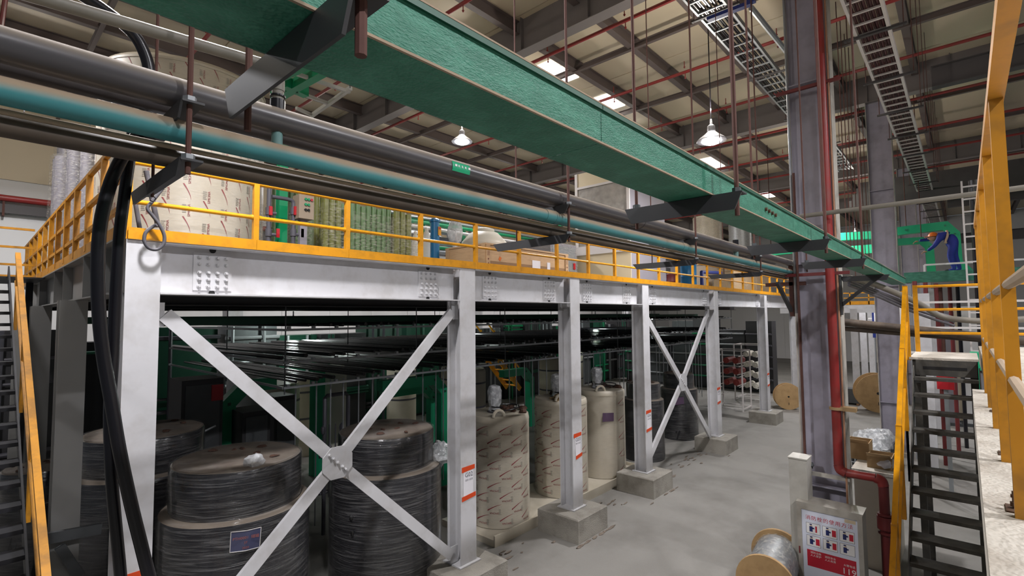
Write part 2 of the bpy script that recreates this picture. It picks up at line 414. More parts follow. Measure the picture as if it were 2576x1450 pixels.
# ---------------------------------------------------------------- high-bay lamps
def lamp(x, y, z, label, watts=LAMP_W, up=.62, group='high-bay lamps over the mezzanine hall'):
    t = thing('high_bay_lamp', label, 'lamp', group, (x, y, z))
    part('shade', MB().lathe((x,y,z), [(.31,0),(.315,.012),(.25,.075),(.15,.15),(.1,.2),(.095,.195),(.145,.142),(.24,.068),(.302,.006)], 24), 'lamp_shell', t)
    part('ballast', MB().lathe((x,y,z), [(.0,.19),(.085,.2),(.09,.24),(.08,.34),(.03,.38),(.02,.5)], 16), 'lamp_shell', t)
    part('bulb', MB().lathe((x,y,z), [(.0,-.075),(.12,-.06),(.2,-.02),(.235,.03),(.15,.12),(.08,.18)], 20), 'lamp_glow', t)
    part('cord', MB().cyl((x,y,z+.48), (x,y,CEIL), .012, n=6), 'rubber', t)
    ld = bpy.data.lights.new('lamp_light', 'AREA'); ld.shape = 'DISK'; ld.size = .42; ld.energy = watts; ld.color = (.97, .96, 1.0); ld.spread = math.radians(165)
    lo = bpy.data.objects.new('lamp_light', ld); COL.objects.link(lo); lo.parent = t; lo.location = (0,0,-.085)
    if not up: return
    lu = bpy.data.lights.new('ceiling_fill_light', 'POINT'); lu.energy = max(.1, watts*up); lu.color = (1.0, .93, .84); lu.shadow_soft_size = .15  # point light added above the shade to brighten the ceiling
    lo = bpy.data.objects.new('ceiling_fill_light', lu); COL.objects.link(lo); lo.parent = t; lo.location = (0,0,.75)
lamp(11.07, 4, 8.04, 'hanging bell lamp over the aisle, left of the big building column')
lamp(9.96, 11, 9.45, 'glaring hanging bell lamp above the blue streak behind the green tray')
lamp(1.3, 4, 8.04, 'hanging bell lamp over the near end of the aisle', LAMP_W*.95)
for i, x in enumerate((20.9, 30.7)):
    lamp(x, 4, 8.04, 'hanging bell lamp further down the aisle, %s one' % ('nearer', 'farther')[i], group='aisle lamps')
for i, x in enumerate((-1, 20, 30)):
    lamp(x, 11, 9.45, 'hanging bell lamp high over the mezzanine deck, %s from the left' % ORD[i], group='deck lamps')
for i, x in enumerate((1, 11, 21, 31)):
    lamp(x, 19.5, 9.45, 'hanging bell lamp beyond the mezzanine by the back wall, %s from the left' % ORD[i], LAMP_W, .35, group='back lamps')
for i, x in enumerate((-1, 4, 9, 14, 24, 34)):
    lamp(x, -4, 9.4, 'hanging bell lamp over the right-hand machine bay, %s from the camera' % ORD[i], LAMP_W*(1.4 if x < 10 else .6), 0, group='right bay lamps')
# low lamps under the deck, mounted on the joists of the rear part
for i, (x, y) in enumerate([(7, 15.6), (13, 14.5), (21, 13.5), (25, 12.5)]):
    t = thing('under_deck_lamp', 'small round work lamp below the rear part of the deck, %s from the left' % ORD[i], 'lamp', 'work lamps below the deck', (x, y, 4.0))
    part('shade', MB().lathe((x,y,4.0), [(.16,0),(.12,.08),(.05,.14),(.02,.3),(.02,.74)], 14), 'lamp_shell', t)
    part('bulb', MB().lathe((x,y,4.0), [(0,-.05),(.06,-.03),(.08,.02),(.06,.06)], 12), 'lamp_glow', t)
    ld = bpy.data.lights.new('lamp_light', 'POINT'); ld.energy = 90; ld.color = (.86, 1.0, .93); ld.shadow_soft_size = .12
    lo = bpy.data.objects.new('lamp_light', ld); COL.objects.link(lo); lo.parent = t; lo.location = (0,0,-.12)
# ================================================================ mezzanine steel
Y0 = 5.76; ZB = 4.441; ZT = 4.955
CXR = [1.287, 5.486, 8.395, 11.38, 16.06, 21.31, 26.2]
CW = .32; CD = .31
def hcol(t, xr, y0, z0, z1, w=CW, d=CD, mt='white_steel'):
    xl = xr - w; xc = xr - w/2
    part('front_flange', MB().box(xl, xr, y0, y0+.018, z0, z1), mt, t)
    part('web', MB().box(xc-.007, xc+.007, y0+.018, y0+d-.018, z0, z1), mt, t)
    part('rear_flange', MB().box(xl, xr, y0+d-.018, y0+d, z0, z1), mt, t)
    part('base_plate', MB().box(xl-.05, xr+.05, y0-.05, y0+d+.05, z0-.02, z0), mt, t)
collab = ['white steel corner column of the mezzanine behind the hanging black cables',
 'white steel mezzanine column bearing the G02 notice, right of the big X brace',
 'white steel mezzanine column with the torn crooked notice, third from the left',
 'white steel mezzanine column left of the smaller X brace',
 'white steel mezzanine column right of the smaller X brace',
 'white steel mezzanine column beside the wooden cable reel',
 'last white steel mezzanine column, next to the big building column']
padlab = ['concrete plinth under the corner column', 'rough concrete plinth under the G02 column', 'square concrete plinth under the third mezzanine column',
 'concrete plinth at the lower left end of the smaller X brace', 'concrete plinth at the lower right end of the smaller X brace', 'pale concrete plinth left of the wooden cable reel', 'concrete plinth behind the wooden cable reel']
for i, xr in enumerate(CXR):
    t = thing('mezzanine_column', collab[i], 'column', 'front mezzanine columns', (xr-CW/2, Y0+.15, .45))
    hcol(t, xr, Y0, .456, ZT-.003, w=.275 if i == 0 else CW)
    xc = xr - CW/2; p = MB(); h = .456-.021
    p.poly([(xc-.5,5.42,0),(xc+.5,5.42,0),(xc+.5,6.38,0),(xc-.5,6.38,0)], (0,0,h-.02))
    p.poly([(xc-.5,5.42,h-.02),(xc+.5,5.42,h-.02),(xc+.5,6.38,h-.02),(xc-.5,6.38,h-.02)], (0,0,.0))
    q = MB().add([(xc-.5,5.42,0),(xc+.5,5.42,0),(xc+.5,6.38,0),(xc-.5,6.38,0),
                  (xc-.5,5.42,h-.02),(xc+.5,5.42,h-.02),(xc+.5,6.38,h-.02),(xc-.5,6.38,h-.02),
                  (xc-.48,5.44,h),(xc+.48,5.44,h),(xc+.48,6.36,h),(xc-.48,6.36,h)],
                 [(3,2,1,0),(0,1,5,4),(1,2,6,5),(2,3,7,6),(3,0,4,7),(4,5,9,8),(5,6,10,9),(6,7,11,10),(7,4,8,11),(8,9,10,11)])
    solo('concrete_plinth', q, 'pad_concrete', padlab[i], 'plinth', 'column plinths')
# edge beams between the columns
bolt = MB().cyl((0,0,0), (0,-.012,0), .021, n=10).cyl((0,-.012,0), (0,-.03,0), .016, .012, n=8).mesh('bolt', 'white_steel')
wh = [('big', 'left bay above the big X brace'), ('', 'second bay'), ('', 'third bay'), ('', 'bay above the smaller X brace'), ('', 'bay above the wire rack'), ('', 'last bay by the building column')]
for i in range(6):
    x0 = CXR[i] + .002; x1 = CXR[i+1] - CW - .002
    t = thing('edge_beam', 'white steel mezzanine edge beam, ' + wh[i][1], 'beam', 'front edge beams', ((x0+x1)/2, Y0+.15, ZB))
    yw = Y0 + .155
    part('top_flange', MB().box(x0, x1, Y0-.01, Y0+.3, ZT-.02, ZT-.002), 'white_steel', t)
    part('bottom_flange', MB().box(x0, x1, Y0, Y0+.3, ZB, ZB+.016), 'white_steel', t)
    part('web', MB().box(x0, x1, yw, yw+.012, ZB+.016, ZT-.02), 'white_steel', t)
    for e in (0, 1):
        a = (x0+.27 if i < 2 else x0+.30) if e == 0 else x1-.62+(.0 if i else .03)
        a = {(0,0):1.60,(0,1):4.48,(1,0):5.79,(1,1):7.41,(2,0):8.71,(2,1):10.38,(3,0):11.70}.get((i,e), a)
        pl = part('splice_plate', MB().box(a, a+.365, yw-.012, yw, ZB+.055, ZT-.06), 'white_steel', t)
        pts = [(a+.055+.085*c, yw-.012, ZB+.1+(.0 if r < 3 else .015)+.072*r) for c in range(4) for r in range(5)]
        if i < 2:
            for p in pts: share('bolt', bolt, pl, p)
        else:
            s = MB()
            for p in pts: s.cyl(p, (p[0], p[1]-.025, p[2]), .019, .014, n=7)
            part('bolt', s, 'white_steel', pl, stuff=True)
        part('cope_hole', MB().cyl((a+.18, yw-.001, ZT-.028), (a+.18, yw-.006, ZT-.028), .032, n=12).cyl((a+.18, yw-.001, ZB+.03), (a+.18, yw-.006, ZB+.03), .03, n=12), 'ink_black', t, 'dark weld access holes')
# deck slab and joists
XE = 26.25; YE = 16.6
solo('mezzanine_deck', MB().box(1.0, XE, Y0+.305, YE, ZT, ZT+.05), 'slab_grey', 'flat mezzanine deck behind the yellow railing', 'deck')
for i in range(16):
    x = 2.1 + i*1.55
    solo('deck_joist', MB().ibeam((x, Y0+.32, ZT-.16), (x, YE-.1, ZT-.16), .15, .3), 'joist', 'dark steel joist below the mezzanine deck, %s from the left' % ORD[i], 'joist', 'deck joists')
for i, y in enumerate((8.6, 11.4, 14.0)):
    solo('deck_girder', MB().ibeam((1.2, y, ZT-.44), (XE-.1, y, ZT-.44), .18, .24), 'joist', 'dark girder lengthwise below the deck joists, %s from the front' % ORD[i], 'girder', 'deck girders')
# left side of the deck: beam, columns, railing
t = thing('side_beam', 'shaded grey steel side beam along the left end of the deck', 'beam', None, (1.0, 11, ZB))
part('web', MB().box(1.04, 1.052, Y0+.02, YE, ZB+.016, ZT-.02), 'shaded_side_steel', t)
part('top_flange', MB().box(.93, 1.16, Y0+.02, YE, ZT-.02, ZT-.003), 'shaded_side_steel', t)
part('bottom_flange', MB().box(.93, 1.16, Y0+.32, YE, ZB, ZB+.016), 'shaded_side_steel', t)
s = MB()
for y in (6.6, 7.6, 9.3, 10.3, 12.4, 14.2): s.box(.94, 1.04, y, y+.012, ZB+.016, ZT-.02)
part('stiffener', s, 'shaded_side_steel', t, stuff=True)
for i, (y, lb) in enumerate([(8.0, 'shaded grey side column left of the black cables'), (11.6, 'far shaded grey side column by the left stair'), (15.4, 'last side column at the rear of the deck')]):
    t = thing('side_column', lb, 'column', 'side columns', (.93, y, .3))
    hcol(t, 1.05, y, .3, ZB-.003, w=.26, d=.28, mt='shaded_side_steel')
    solo('concrete_plinth', MB().box(.5, 1.3, y-.3, y+.6, 0, .279), 'pad_concrete', 'concrete plinth under the ' + ['dark side column left of the cables', 'far side column by the stair', 'last side column at the rear'][i], 'plinth', 'side plinths')
# steel outrigger at the side column and low strut
p0 = PY(95, 1360, 7.85); p1 = PY(255, 1330, 7.85)
t = thing('pipe_shelf_bracket', 'dark steel shelf bracket crossing the side column low down', 'bracket', None, tuple(p0))
part('rail', MB().bar(p0, p1, .05, .12), 'galv_dark', t)
part('strut', MB().bar(PY(150, 1375, 7.85), PY(200, 1450, 7.85), .05, .1), 'galv_dark', t)
# X braces
def brace(pa, pb, pc, pd, ctr, lb, w, cw):
    t = thing('cross_brace', lb, 'brace', None, tuple(ctr))
    for k, p in enumerate((pa, pb, pc, pd)):
        q = ctr + (p-ctr).normalized()*.12
        part('brace_member', MB().angle(p, q, w, .06, .009, up=(0,-1,0)) if 0 else MB().bar(p, q, .05, w, up=(0,0,1)).bar(p+V((0,-.03,0)), q+V((0,-.03,0)), .012, w+.014), 'white_steel', t)
    d1 = (pa-ctr).normalized(); d2 = (pb-ctr).normalized(); n = w*.62
    def cnr(d, s): 
        a = V((-d.z, 0, d.x)); return ctr + d*cw + a*n*s
    pts = [cnr(d1, -1), cnr(d1, 1), cnr((pc-ctr).normalized(), -1), cnr((pc-ctr).normalized(), 1), cnr((pd-ctr).normalized(), -1), cnr((pd-ctr).normalized(), 1), cnr(d2, -1), cnr(d2, 1)]
    pts.sort(key=lambda p: math.atan2(p.z-ctr.z, p.x-ctr.x))
    off = V((0, -.048, 0))
    g = part('gusset_plate', MB().poly([p+off for p in pts], (0, .012, 0)), 'white_steel', t)
    d = (pd-pa).normalized()
    for s_ in (-.16, -.085, 0, .09, .15):
        share('bolt', bolt, g, ctr + d*s_ + off)
    # end gussets
    for p, sx in ((pa, 1), (pb, -1), (pc, 1), (pd, -1)):
        part('end_plate', MB().box(min(p.x, p.x-sx*.14), max(p.x, p.x-sx*.14), p.y-.012, p.y, p.z-.12, p.z+.12), 'white_steel', t)
Yb = 5.92
brace(PY(413, 792, Yb), PY(1135, 785, Yb), V((1.32, Yb, .62)), PY(1133, 1398, Yb), PY(845, 1163, Yb), 'big white X brace in front of the dark wrapped drums', .13, .2)
brace(V((11.42, Yb, 4.22)), PY(1779, 788, Yb), V((11.42, Yb, .62)), PY(1784, 1094, Yb), PY(1715, 962, Yb), 'smaller white X brace further along the mezzanine', .15, .25)
# front railing
t = thing('front_railing', 'long yellow guard railing along the front edge of the mezzanine', 'railing', None, (13, Y0, ZT+.05))
yr = Y0 + .03; ZR = 5.695; ZM = 5.316
PXS = [2.161, 3.27, 4.431, 5.526, 6.583, 7.689, 8.774, 9.837, 10.932, 12.03, 13.11, 14.2, 15.3, 16.4, 17.5, 18.6, 19.7, 20.8, 21.9, 23.0, 24.1, 25.2, 26.2]
post = MB().box(-.028, .028, -.028, .028, ZT-.001, ZR+.02).mesh('post', 'yellow')
for x in [1.02] + PXS: share('post', post, t, (x, yr, 0))
xs = [1.02] + PXS
for a, b in zip(xs[:-1], xs[1:]):
    for nm, z in (('top_rail', ZR), ('mid_rail', ZM)):
        part(nm, MB().tube([(a+.03, yr, z), (a+.07, yr, z), (b-.07, yr, z), (b-.03, yr, z)], [.032, .023, .023, .032], 10), 'yellow_rail', t)
    part('toe_board', MB().box(a, b-.004, Y0-.022, Y0-.014, ZT-.002, ZT+.108), 'yellow', t)
# left side railing
t = thing('side_railing', 'dense yellow guard railing along the left side of the mezzanine', 'railing', None, (1.0, 11, ZT+.05))
ys = [Y0+.06+.0] + [6.75+i*.93 for i in range(11)]
sp = MB().box(-.03, .03, -.045, .045, ZT+.051, 5.93).mesh('post', 'yellow')
sp2 = MB().box(-.03, .03, -.04, .04, ZT+.051, 5.9).mesh('post', 'yellow_old')
for i, y in enumerate(ys[1:]): share('post', sp if i % 2 else sp2, t, (.98, y, 0))
for nm, z in (('top_rail', 5.93), ('mid_rail', 5.55), ('low_rail', 5.25)):
    part(nm, MB().bar((.98, Y0+.1, z), (.98, YE, z), .045, .045), 'yellow_old', t)
part('toe_board', MB().box(.955, .965, Y0+.02, YE, ZT-.002, ZT+.13), 'yellow_old', t)
# notices taped to the columns
def notice(xc, zc, s1, lb, wd=.2, ht=.42, tear=0, s2='G01-G03', tilt=.0):
    t = thing('taped_notice', lb, 'notice', 'notices taped to columns', (xc, Y0-.004, zc))
    y = Y0-.004
    part('paper', MB().poly([(xc-wd/2+tear*.5, y, zc-ht/2-tear*.15), (xc+wd/2, y, zc-ht/2), (xc+wd/2, y, zc+ht/2), (xc-wd/2, y, zc+ht/2)], (0,.002,0)), 'paper', t)
    for k, z in ((1, zc+ht/2), (-1, zc-ht/2)):
        x0 = xc-wd/2-.035 + (tear*.9 if k < 0 else 0); x1 = xc+wd/2+.03+(.02 if k < 0 else 0)
        part('tape', MB().poly([(x0, y-.004, z-.04-(.02+tear*.2 if k < 0 else .01)), (x1, y-.004, z-.03), (x1, y-.004, z+.035), (x0, y-.004, z+.03-(.02+tear*.2 if k < 0 else 0))], (0,.003,0)), 'orange_tape', t)
    w_ = MB(); put_text(w_, s1, .095, (xc+.01, y-.002, zc+ht*.26), (1,0,0), (0,0,1))
    if s2: put_text(w_, s2, .042, (xc+.01, y-.002, zc+ht*.08), (1,0,0), (0,0,1))
    part('lettering', w_, 'ink', t)
notice(PY(1178,1213,Y0).x, PY(1178,1213,Y0).z, 'G02', 'white G02 notice held by orange tape on the second column')
p = PY(1453,1120,Y0); notice(p.x, p.z, 'G03', 'crooked torn notice held by orange tape on the third column', .19, .4, .07, 'G01-G03')
p = PY(1632,1058,Y0); notice(p.x, p.z, 'G04', 'taped notice on the column left of the smaller X brace', .19, .42)
p = PY(1808,995,Y0); notice(p.x, p.z, 'G05', 'taped notice on the column right of the smaller X brace', .19, .42)
p = PY(1933,955,Y0); notice(p.x, p.z, 'G06', 'narrow taped notice on the column beside the cable reel', .19, .42)
p = PY(338,1443,Y0); part('tape', MB().box(p.x-.13, p.x+.1, Y0-.004, Y0-.001, p.z-.06, p.z+.01), 'orange_tape', thing('taped_strip', 'orange tape strip low on the corner column', 'tape', None, tuple(p)))
# ================================================================ hanging cable tray, pipes, cables
def zat(px, py, dist):
    r = ray(px, py); return ZC + r.z / math.hypot(r.x, r.y) * dist
def rpt(px, py, dist):
    r = ray(px, py); return CAMP + r * (dist / math.hypot(r.x, r.y))
# green covered cable tray
TY0, TY1, TZ0, TZ1 = .864, 1.09, 4.768, 4.90
t = thing('cable_tray', 'long green covered cable tray hanging across the top of the view', 'cable tray', None, (5, .98, TZ0))
seg = [-3.2, 1.4, 3.9, 6.2, 8.4, 10.6, 12.9]
for a, b in zip(seg[:-1], seg[1:]):
    part('tray_channel', MB().prof((a+.002, (TY0+TY1)/2, TZ0), (b-.002, (TY0+TY1)/2, TZ0), [(-.113,0),(.113,0),(.113,.122),(.106,.122),(.106,.007),(-.106,.007),(-.106,.122),(-.113,.122)]), 'green_grp', t)
    part('tray_lid', MB().prof((a+.002, (TY0+TY1)/2, TZ1-.022), (b-.002, (TY0+TY1)/2, TZ1-.022), [(-.121,.0),(-.1145,.0),(-.1145,.013),(.1145,.013),(.1145,.0),(.121,.0),(.121,.018),(-.121,.018)]), 'green_dark', t)
    part('lid_edge', MB().box(a, b, TY0-.009, TY0-.002, TZ1-.006, TZ1-.001), 'dust_brown', t)
    part('edge_strip', MB().box(a, b, TY0-.003, TY0+.004, TZ0-.003, TZ0+.003), 'dust_brown', t)
for k in range(4):
    p = PY(1925+k*8, 527+k*5, TY0); part('bolt', MB().cyl(p, p+V((0,-.012,0)), .011, n=8), 'rust', t)
# tray brackets and hanger rods
for k, (x, yl, yr2) in enumerate([(.42, None, None), (2.38, None, None), (4.40, None, None), (6.27, None, None), (9.2, None, None)]):
    lb = ['dark angle bracket right under the nearest part of the green tray', 'dark angle bracket under the middle of the green tray', 'third dark bracket under the green tray', 'fourth dark bracket under the green tray, before the red riser', 'last dark bracket of the green tray on the building column'][k]
    t = thing('tray_bracket', lb, 'bracket', 'tray brackets', (x, 1.0, TZ0-.09))
    y0, y1 = .73, 1.33
    if k == 4: y0, y1 = .8, 1.42
    part('angle', MB().poly([(x-.002,y0,TZ0-.003),(x-.002,y1,TZ0-.003),(x-.002,y1-.035,TZ0-.085),(x-.002,y0+.035,TZ0-.085)], (.008,0,0)).box(x, x+.07, y0, y1, TZ0-.01, TZ0-.003), 'bracket', t)
    if k < 4:
        for y in (y0+.035, y1-.05):
            part('hanger_rod', MB().cyl((x+.035, y, TZ0-.11), (x+.035, y, CEIL), .0085 if y > 1 else .011, n=8), 'rust_rod', t)
            part('nut', MB().cyl((x+.035, y, TZ0-.003), (x+.035, y, TZ0+.02), .02, n=6), 'galv_dark', t)
    else:
        part('knee', MB().bar((x, 1.42, TZ0-.45), (x, .95, TZ0-.05), .05, .05), 'bracket', t)
        part('wall_plate', MB().box(x-.06, x+.06, 1.405, 1.425, TZ0-.6, TZ0+.02), 'bracket', t)
# pipe bundle in front of the mezzanine
YP = 2.12; XA, XZ = -4.0, 9.3
def zx0(y0, Y): return PY(0, y0, Y).z
def pipe_run(name, lb, ya, yb, Y, mt, dust=None, cat='pipe', n=18, xz=XZ, joints=()):
    za, zb = zx0(ya, Y), zx0(yb, Y); zc = (za+zb)/2; r = (za-zb)/2*.93
    t = thing(name, lb, cat, 'pipes of the hanging bundle', (3, Y, zc-r))
    part('pipe', MB().cyl((XA, Y, zc), (xz, Y, zc), r, n=n), mt, t)
    for x in joints:
        part('coupling', MB().cyl((x-.05, Y, zc), (x+.05, Y, zc), r*1.07, n=n).cyl((x+.048, Y, zc), (x+.058, Y, zc), r*1.12, n=n), mt, t)
    return t, zc, r
bp, zbk, rbk = pipe_run('black_pipe', 'thick dusty black pipe on top of the hanging pipe bundle', 62, 160, YP, 'pipe_black', 'pipe_dust', joints=(4.0,))
pipe_run('rear_black_pipe', 'second black pipe tucked behind and below the thick dusty one', 118, 190, YP+.26, 'pipe_black')
tp, zte, rte = pipe_run('teal_pipe', 'teal plastic pipe with brown dust along its top', 189, 266, YP, 'pipe_teal', 'dust_brown', joints=(2.72, 4.95, 7.2))
pipe_run('thin_tan_pipe', 'thin tan conduit right below the teal pipe', 270, 288, YP+.04, 'dust_brown', n=10)
pipe_run('brown_pipe', 'dark brown pipe at the bottom of the hanging bundle', 286, 346, YP+.08, 'pipe_brown', n=14)
pipe_run('rear_brown_pipe', 'dark brown pipe behind the bottom pipe of the bundle', 292, 340, YP+.27, 'pipe_brown', n=12)
pipe_run('rear_teal_conduit', 'dark conduit behind the teal pipe', 205, 262, YP+.24, 'pipe_brown', n=12)
# green flow label on the black pipe
x0 = PY(1133, 420, YP-rbk*.7).x; x1 = PY(1177, 428, YP-rbk*.7).x
k = 6; arc = []
for i in range(k+1): a = math.radians(150+55*i/k); arc.append((a, rbk+.003))
vs = []; 
for x in (x0, x1):
    for a, r in arc: vs.append(V((x, YP+math.cos(a)*r, zbk+math.sin(a)*r)))
lb = thing('pipe_label', 'small green flow label on the thick black pipe', 'label', None, (x0, YP-rbk, zbk))
part('sticker', MB().add(vs, [(i, i+1, k+2+i, k+1+i) for i in range(k)], True), 'green_duct', lb)
s = MB()
for i in range(5):
    a = math.radians(173); xx = x0+(x1-x0)*(.12+.19*i); r = rbk+.005
    s.box(xx, xx+(x1-x0)*(.12 if i in (0, 4) else .05), YP+math.cos(a)*r-.001, YP+math.cos(a)*r+.001, zbk+math.sin(a)*r-.006, zbk+math.sin(a)*r+.006)
part('arrow_print', s, 'white_print', lb)
# pipe brackets (two shelves each) and rods
for k, x in enumerate((.495, 2.81, 5.05, 7.26)):
    lb = ['nearest two-shelf pipe hanger on a rusty rod', 'second two-shelf pipe hanger, below the green label', 'third two-shelf pipe hanger of the bundle', 'fourth two-shelf pipe hanger of the bundle'][k]
    z1 = zbk - rbk - .002; z2 = zx0(346, YP+.08) - .004
    t = thing('pipe_hanger', lb, 'bracket', 'pipe hangers', (x, YP, z2-.06))
    yn = YP - rbk - .045
    for nm, z, ye in (('upper_shelf', z1, YP+.42), ('lower_shelf', z2, YP+.62)):
        part(nm, MB().poly([(x-.004, yn-.02, z), (x-.004, ye, z), (x-.004, ye-.05, z-.06), (x-.004, yn+.02, z-.06)], (.008, 0, 0)).box(x, x+.07, yn-.02, ye, z-.008, z), 'bracket', t)
    for y in (yn+.01, YP+.4):
        part('hanger_rod', MB().cyl((x+.03, y, z2-.05), (x+.03, y, CEIL), .0095 if y < YP else .006, n=8), 'rust_rod', t)
    for z in (z1, z2): part('nut', MB().cyl((x+.03, yn+.01, z+.002), (x+.03, yn+.01, z+.02), .022, n=6), 'galv', t)
# end frame on the building column
t = thing('pipe_end_bracket', 'rusty steel knee bracket holding the pipe ends on the building column', 'bracket', None, (9.25, 2.1, 4.3))
part('arm', MB().box(9.2, 9.27, 1.9, 2.5, zx0(346, YP)-.09, zx0(346, YP)-.03), 'rust_rod', t)
part('knee', MB().bar((9.24, 2.12, 4.22), (8.75, 2.2, zx0(346, YP)-.06), .05, .05), 'bracket', t)
part('upright', MB().box(9.2, 9.27, 2.08, 2.14, 4.15, 4.98), 'rust_rod', t)
# thin grey pipe with elbow down to the teal pipe
pe = PY(700, 170, YP); ps = PY(90, -8, YP+.02)
ptop = V((pe.x, YP, PY(700, 172, YP).z)); 
t = thing('branch_pipe', 'thin grey branch pipe with an elbow dropping into the teal pipe', 'pipe', None, tuple(ptop))
part('run', MB().tube([ps+(ps-ptop)*1.2, ps, ptop+(ps-ptop).normalized()*.05], .022, 12), 'pipe_grey', t)
e = []
d = (ps-ptop).normalized()
for i in range(7):
    a = i/6*math.pi/2; e.append(ptop + d*(.06*(1-math.sin(a))) + V((0,0,-1))*(.06*(1-math.cos(a))))
part('elbow', MB().tube(e + [ptop+V((0,0,-.10))], .027, 12), 'pipe_grey', t)
zj = ptop.z-.10
part('drop', MB().cyl((ptop.x, YP, zj), (ptop.x, YP, zj-.14), .024, n=12), 'pipe_grey', t)
part('union', MB().cyl((ptop.x, YP, zj-.04), (ptop.x, YP, zj-.13), .030, n=12).cyl((ptop.x, YP, zj-.02), (ptop.x, YP, zj-.026), .031, n=12), 'rubber', t)
part('seal', MB().cyl((ptop.x, YP, zj-.135), (ptop.x, YP, zj-.15), .026, n=12), 'red_dark', t)
part('teal_stub', MB().cyl((ptop.x, YP, zj-.15), (ptop.x, YP, zte+rte*.8), .022, n=12), 'pipe_teal', t)
# second teal stub further along
p = PY(1850, 600, YP); t = thing('branch_stub', 'small teal branch stub further along the bundle', 'pipe', None, (p.x, YP, zte))
part('stub', MB().cyl((p.x, YP, zte+rte*.8), (p.x, YP-.0, zbk), .03, n=10), 'pipe_teal', t)
part('cap', MB().cyl((p.x, YP-.0, zbk), (p.x, YP, zbk+rbk+.05), .036, n=10), 'rubber', t)
# black hoses hanging from the bundle
YH = 2.52
def hose(pts, r, mt, lb, name='hanging_hose', n=40, m=12):
    solo(name, MB().tube(bez(pts, n), r, m), mt, lb, 'cable')
hose([PY(160, -40, YH), PY(255, 20, YH), PY(330, 80, YH), PY(362, 130, YH), PY(376, 185, YH), PY(372, 260, YH), PY(345, 340, YH), PY(305, 400, YH), PY(272, 480, YH), PY(250, 590, YH), PY(247, 740, YH), PY(258, 880, YH), PY(280, 1010, YH), PY(300, 1130, YH), PY(330, 1270, YH), PY(362, 1400, YH), PY(420, 1640, YH), PY(500, 2050, YH)], .0235, 'rubber', 'thick black hose looping over the pipes and down across the corner column', n=90)
hose([PY(335, 330, YH+.06), PY(326, 400, YH+.06), PY(312, 500, YH+.06), PY(300, 600, YH+.06), PY(290, 760, YH+.06), PY(284, 900, YH+.06), PY(276, 1040, YH+.06), PY(281, 1200, YH+.06), PY(292, 1330, YH+.06), PY(305, 1470, YH+.06), PY(330, 1800, YH+.06), PY(345, 2050, YH+.06)], .0215, 'rubber', 'straighter black hose hanging left of the corner column', n=70)
yc = 5.66
hose([PY(436, 372, yc), PY(430, 420, yc), PY(414, 465, yc), PY(385, 505, yc), PY(371, 524, yc), PY(384, 543, yc), PY(401, 566, yc), PY(413, 592, yc), PY(411, 614, yc), PY(395, 628, yc), PY(374, 624, yc), PY(363, 606, yc), PY(367, 585, yc), PY(384, 571, yc), PY(394, 566, yc-.02)], .016, 'grey_cable', 'grey cable ending in a loop in front of the yellow toe board', 'looped_cable', 70, 10)
t = thing('tilted_conduit', 'tilted grey conduit behind the railing beside the looped cable', 'conduit', None, tuple(PY(400, 560, 5.9)))
part('tube', MB().cyl(PY(368, 430, 5.95), PY(398, 572, 5.95), .024, n=10), 'grey_cable', t)
part('tie', MB().tube([PY(378, 496, 5.62), PY(386, 494, 5.6), PY(392, 500, 5.62), PY(386, 508, 5.6), PY(378, 505, 5.62)], .006, 6), 'rubber', t)
solo('tilted_rod', MB().cyl(PY(338, 495, 5.95), V((PY(356, 572, 5.95).x, 5.95, ZT+.05)), .02, n=10), 'grey_cable', 'second tilted grey conduit left of the looped cable', 'conduit')
# ---------------------------------------------------------------- cable ladders under the roof
def ladder(name, lb, x0, x1, y0, y1, z, rungs, mt, cables, cm, zc_=.03, hang=None):
    t = thing(name, lb, 'cable ladder', None, ((x0+x1)/2, y0, z))
    for y in (y0, y1): part('side_rail', MB().box(x0, x1, y-.02, y+.02, z, z+.1), mt, t)
    rm = MB().box(-.018, .018, y0+.02, y1-.02, z+.005, z+.03).mesh('rung', mt)
    n = int((x1-x0)/rungs)
    for i in range(n): share('rung', rm, t, (x0+.1+i*rungs, 0, 0))
    s = MB()
    for i in range(cables): yy = y0+.05+(y1-y0-.1)*i/(cables-1); s.cyl((x0, yy, z+.055+zc_*(i % 2)), (x1, yy, z+.055+zc_*(i % 2)), .02, n=6)
    part('cable', s, cm, t, stuff=True)
    if hang:
        s = MB(); h = x0+.6
        while h < x1:
            hb = part('cross_bar', MB().box(h-.03, h+.03, y0-.22, y1+.16, z-.035, z-.003), 'dark_steel', t)
            for y in (y0-.18, y1+.12): part('hanger_rod', MB().cyl((h, y, z-.04), (h, y, CEIL), .008, n=6), 'rust_rod', t)
            h += hang
    return t
ladder('cable_ladder', 'cable ladder of dark cables under the roof, left of the big building column', 5.5, 24, 3.06, 3.58, 9.98, .42, 'galv', 9, 'rubber', hang=3.4)
ladder('white_cable_ladder', 'pale cable ladder with red cables receding right of the big building column', 6.6, 34, .66, 1.06, 8.48, .36, 'trim_white', 9, mat('cable_maroon', '4a2626', .5, var=.2), hang=2.0)
# blue strut and grey tube near the roof
solo('roof_conduit', MB().cyl(PZ(1890, 20, 9.6), PZ(2010, 170, 9.6), .05, n=8), 'galv', 'grey tube beside the dark cable ladder', 'conduit')
p = PZ(1780, 50, 9.4); q = PZ(1890, 8, 9.4)
solo('blue_bracket', MB().bar(p, q, .1, .06).bar(q, q+V((0,0,.6)), .1, .12), 'blue_deep', 'blue steel bracket hanging above the roof lamp', 'bracket')
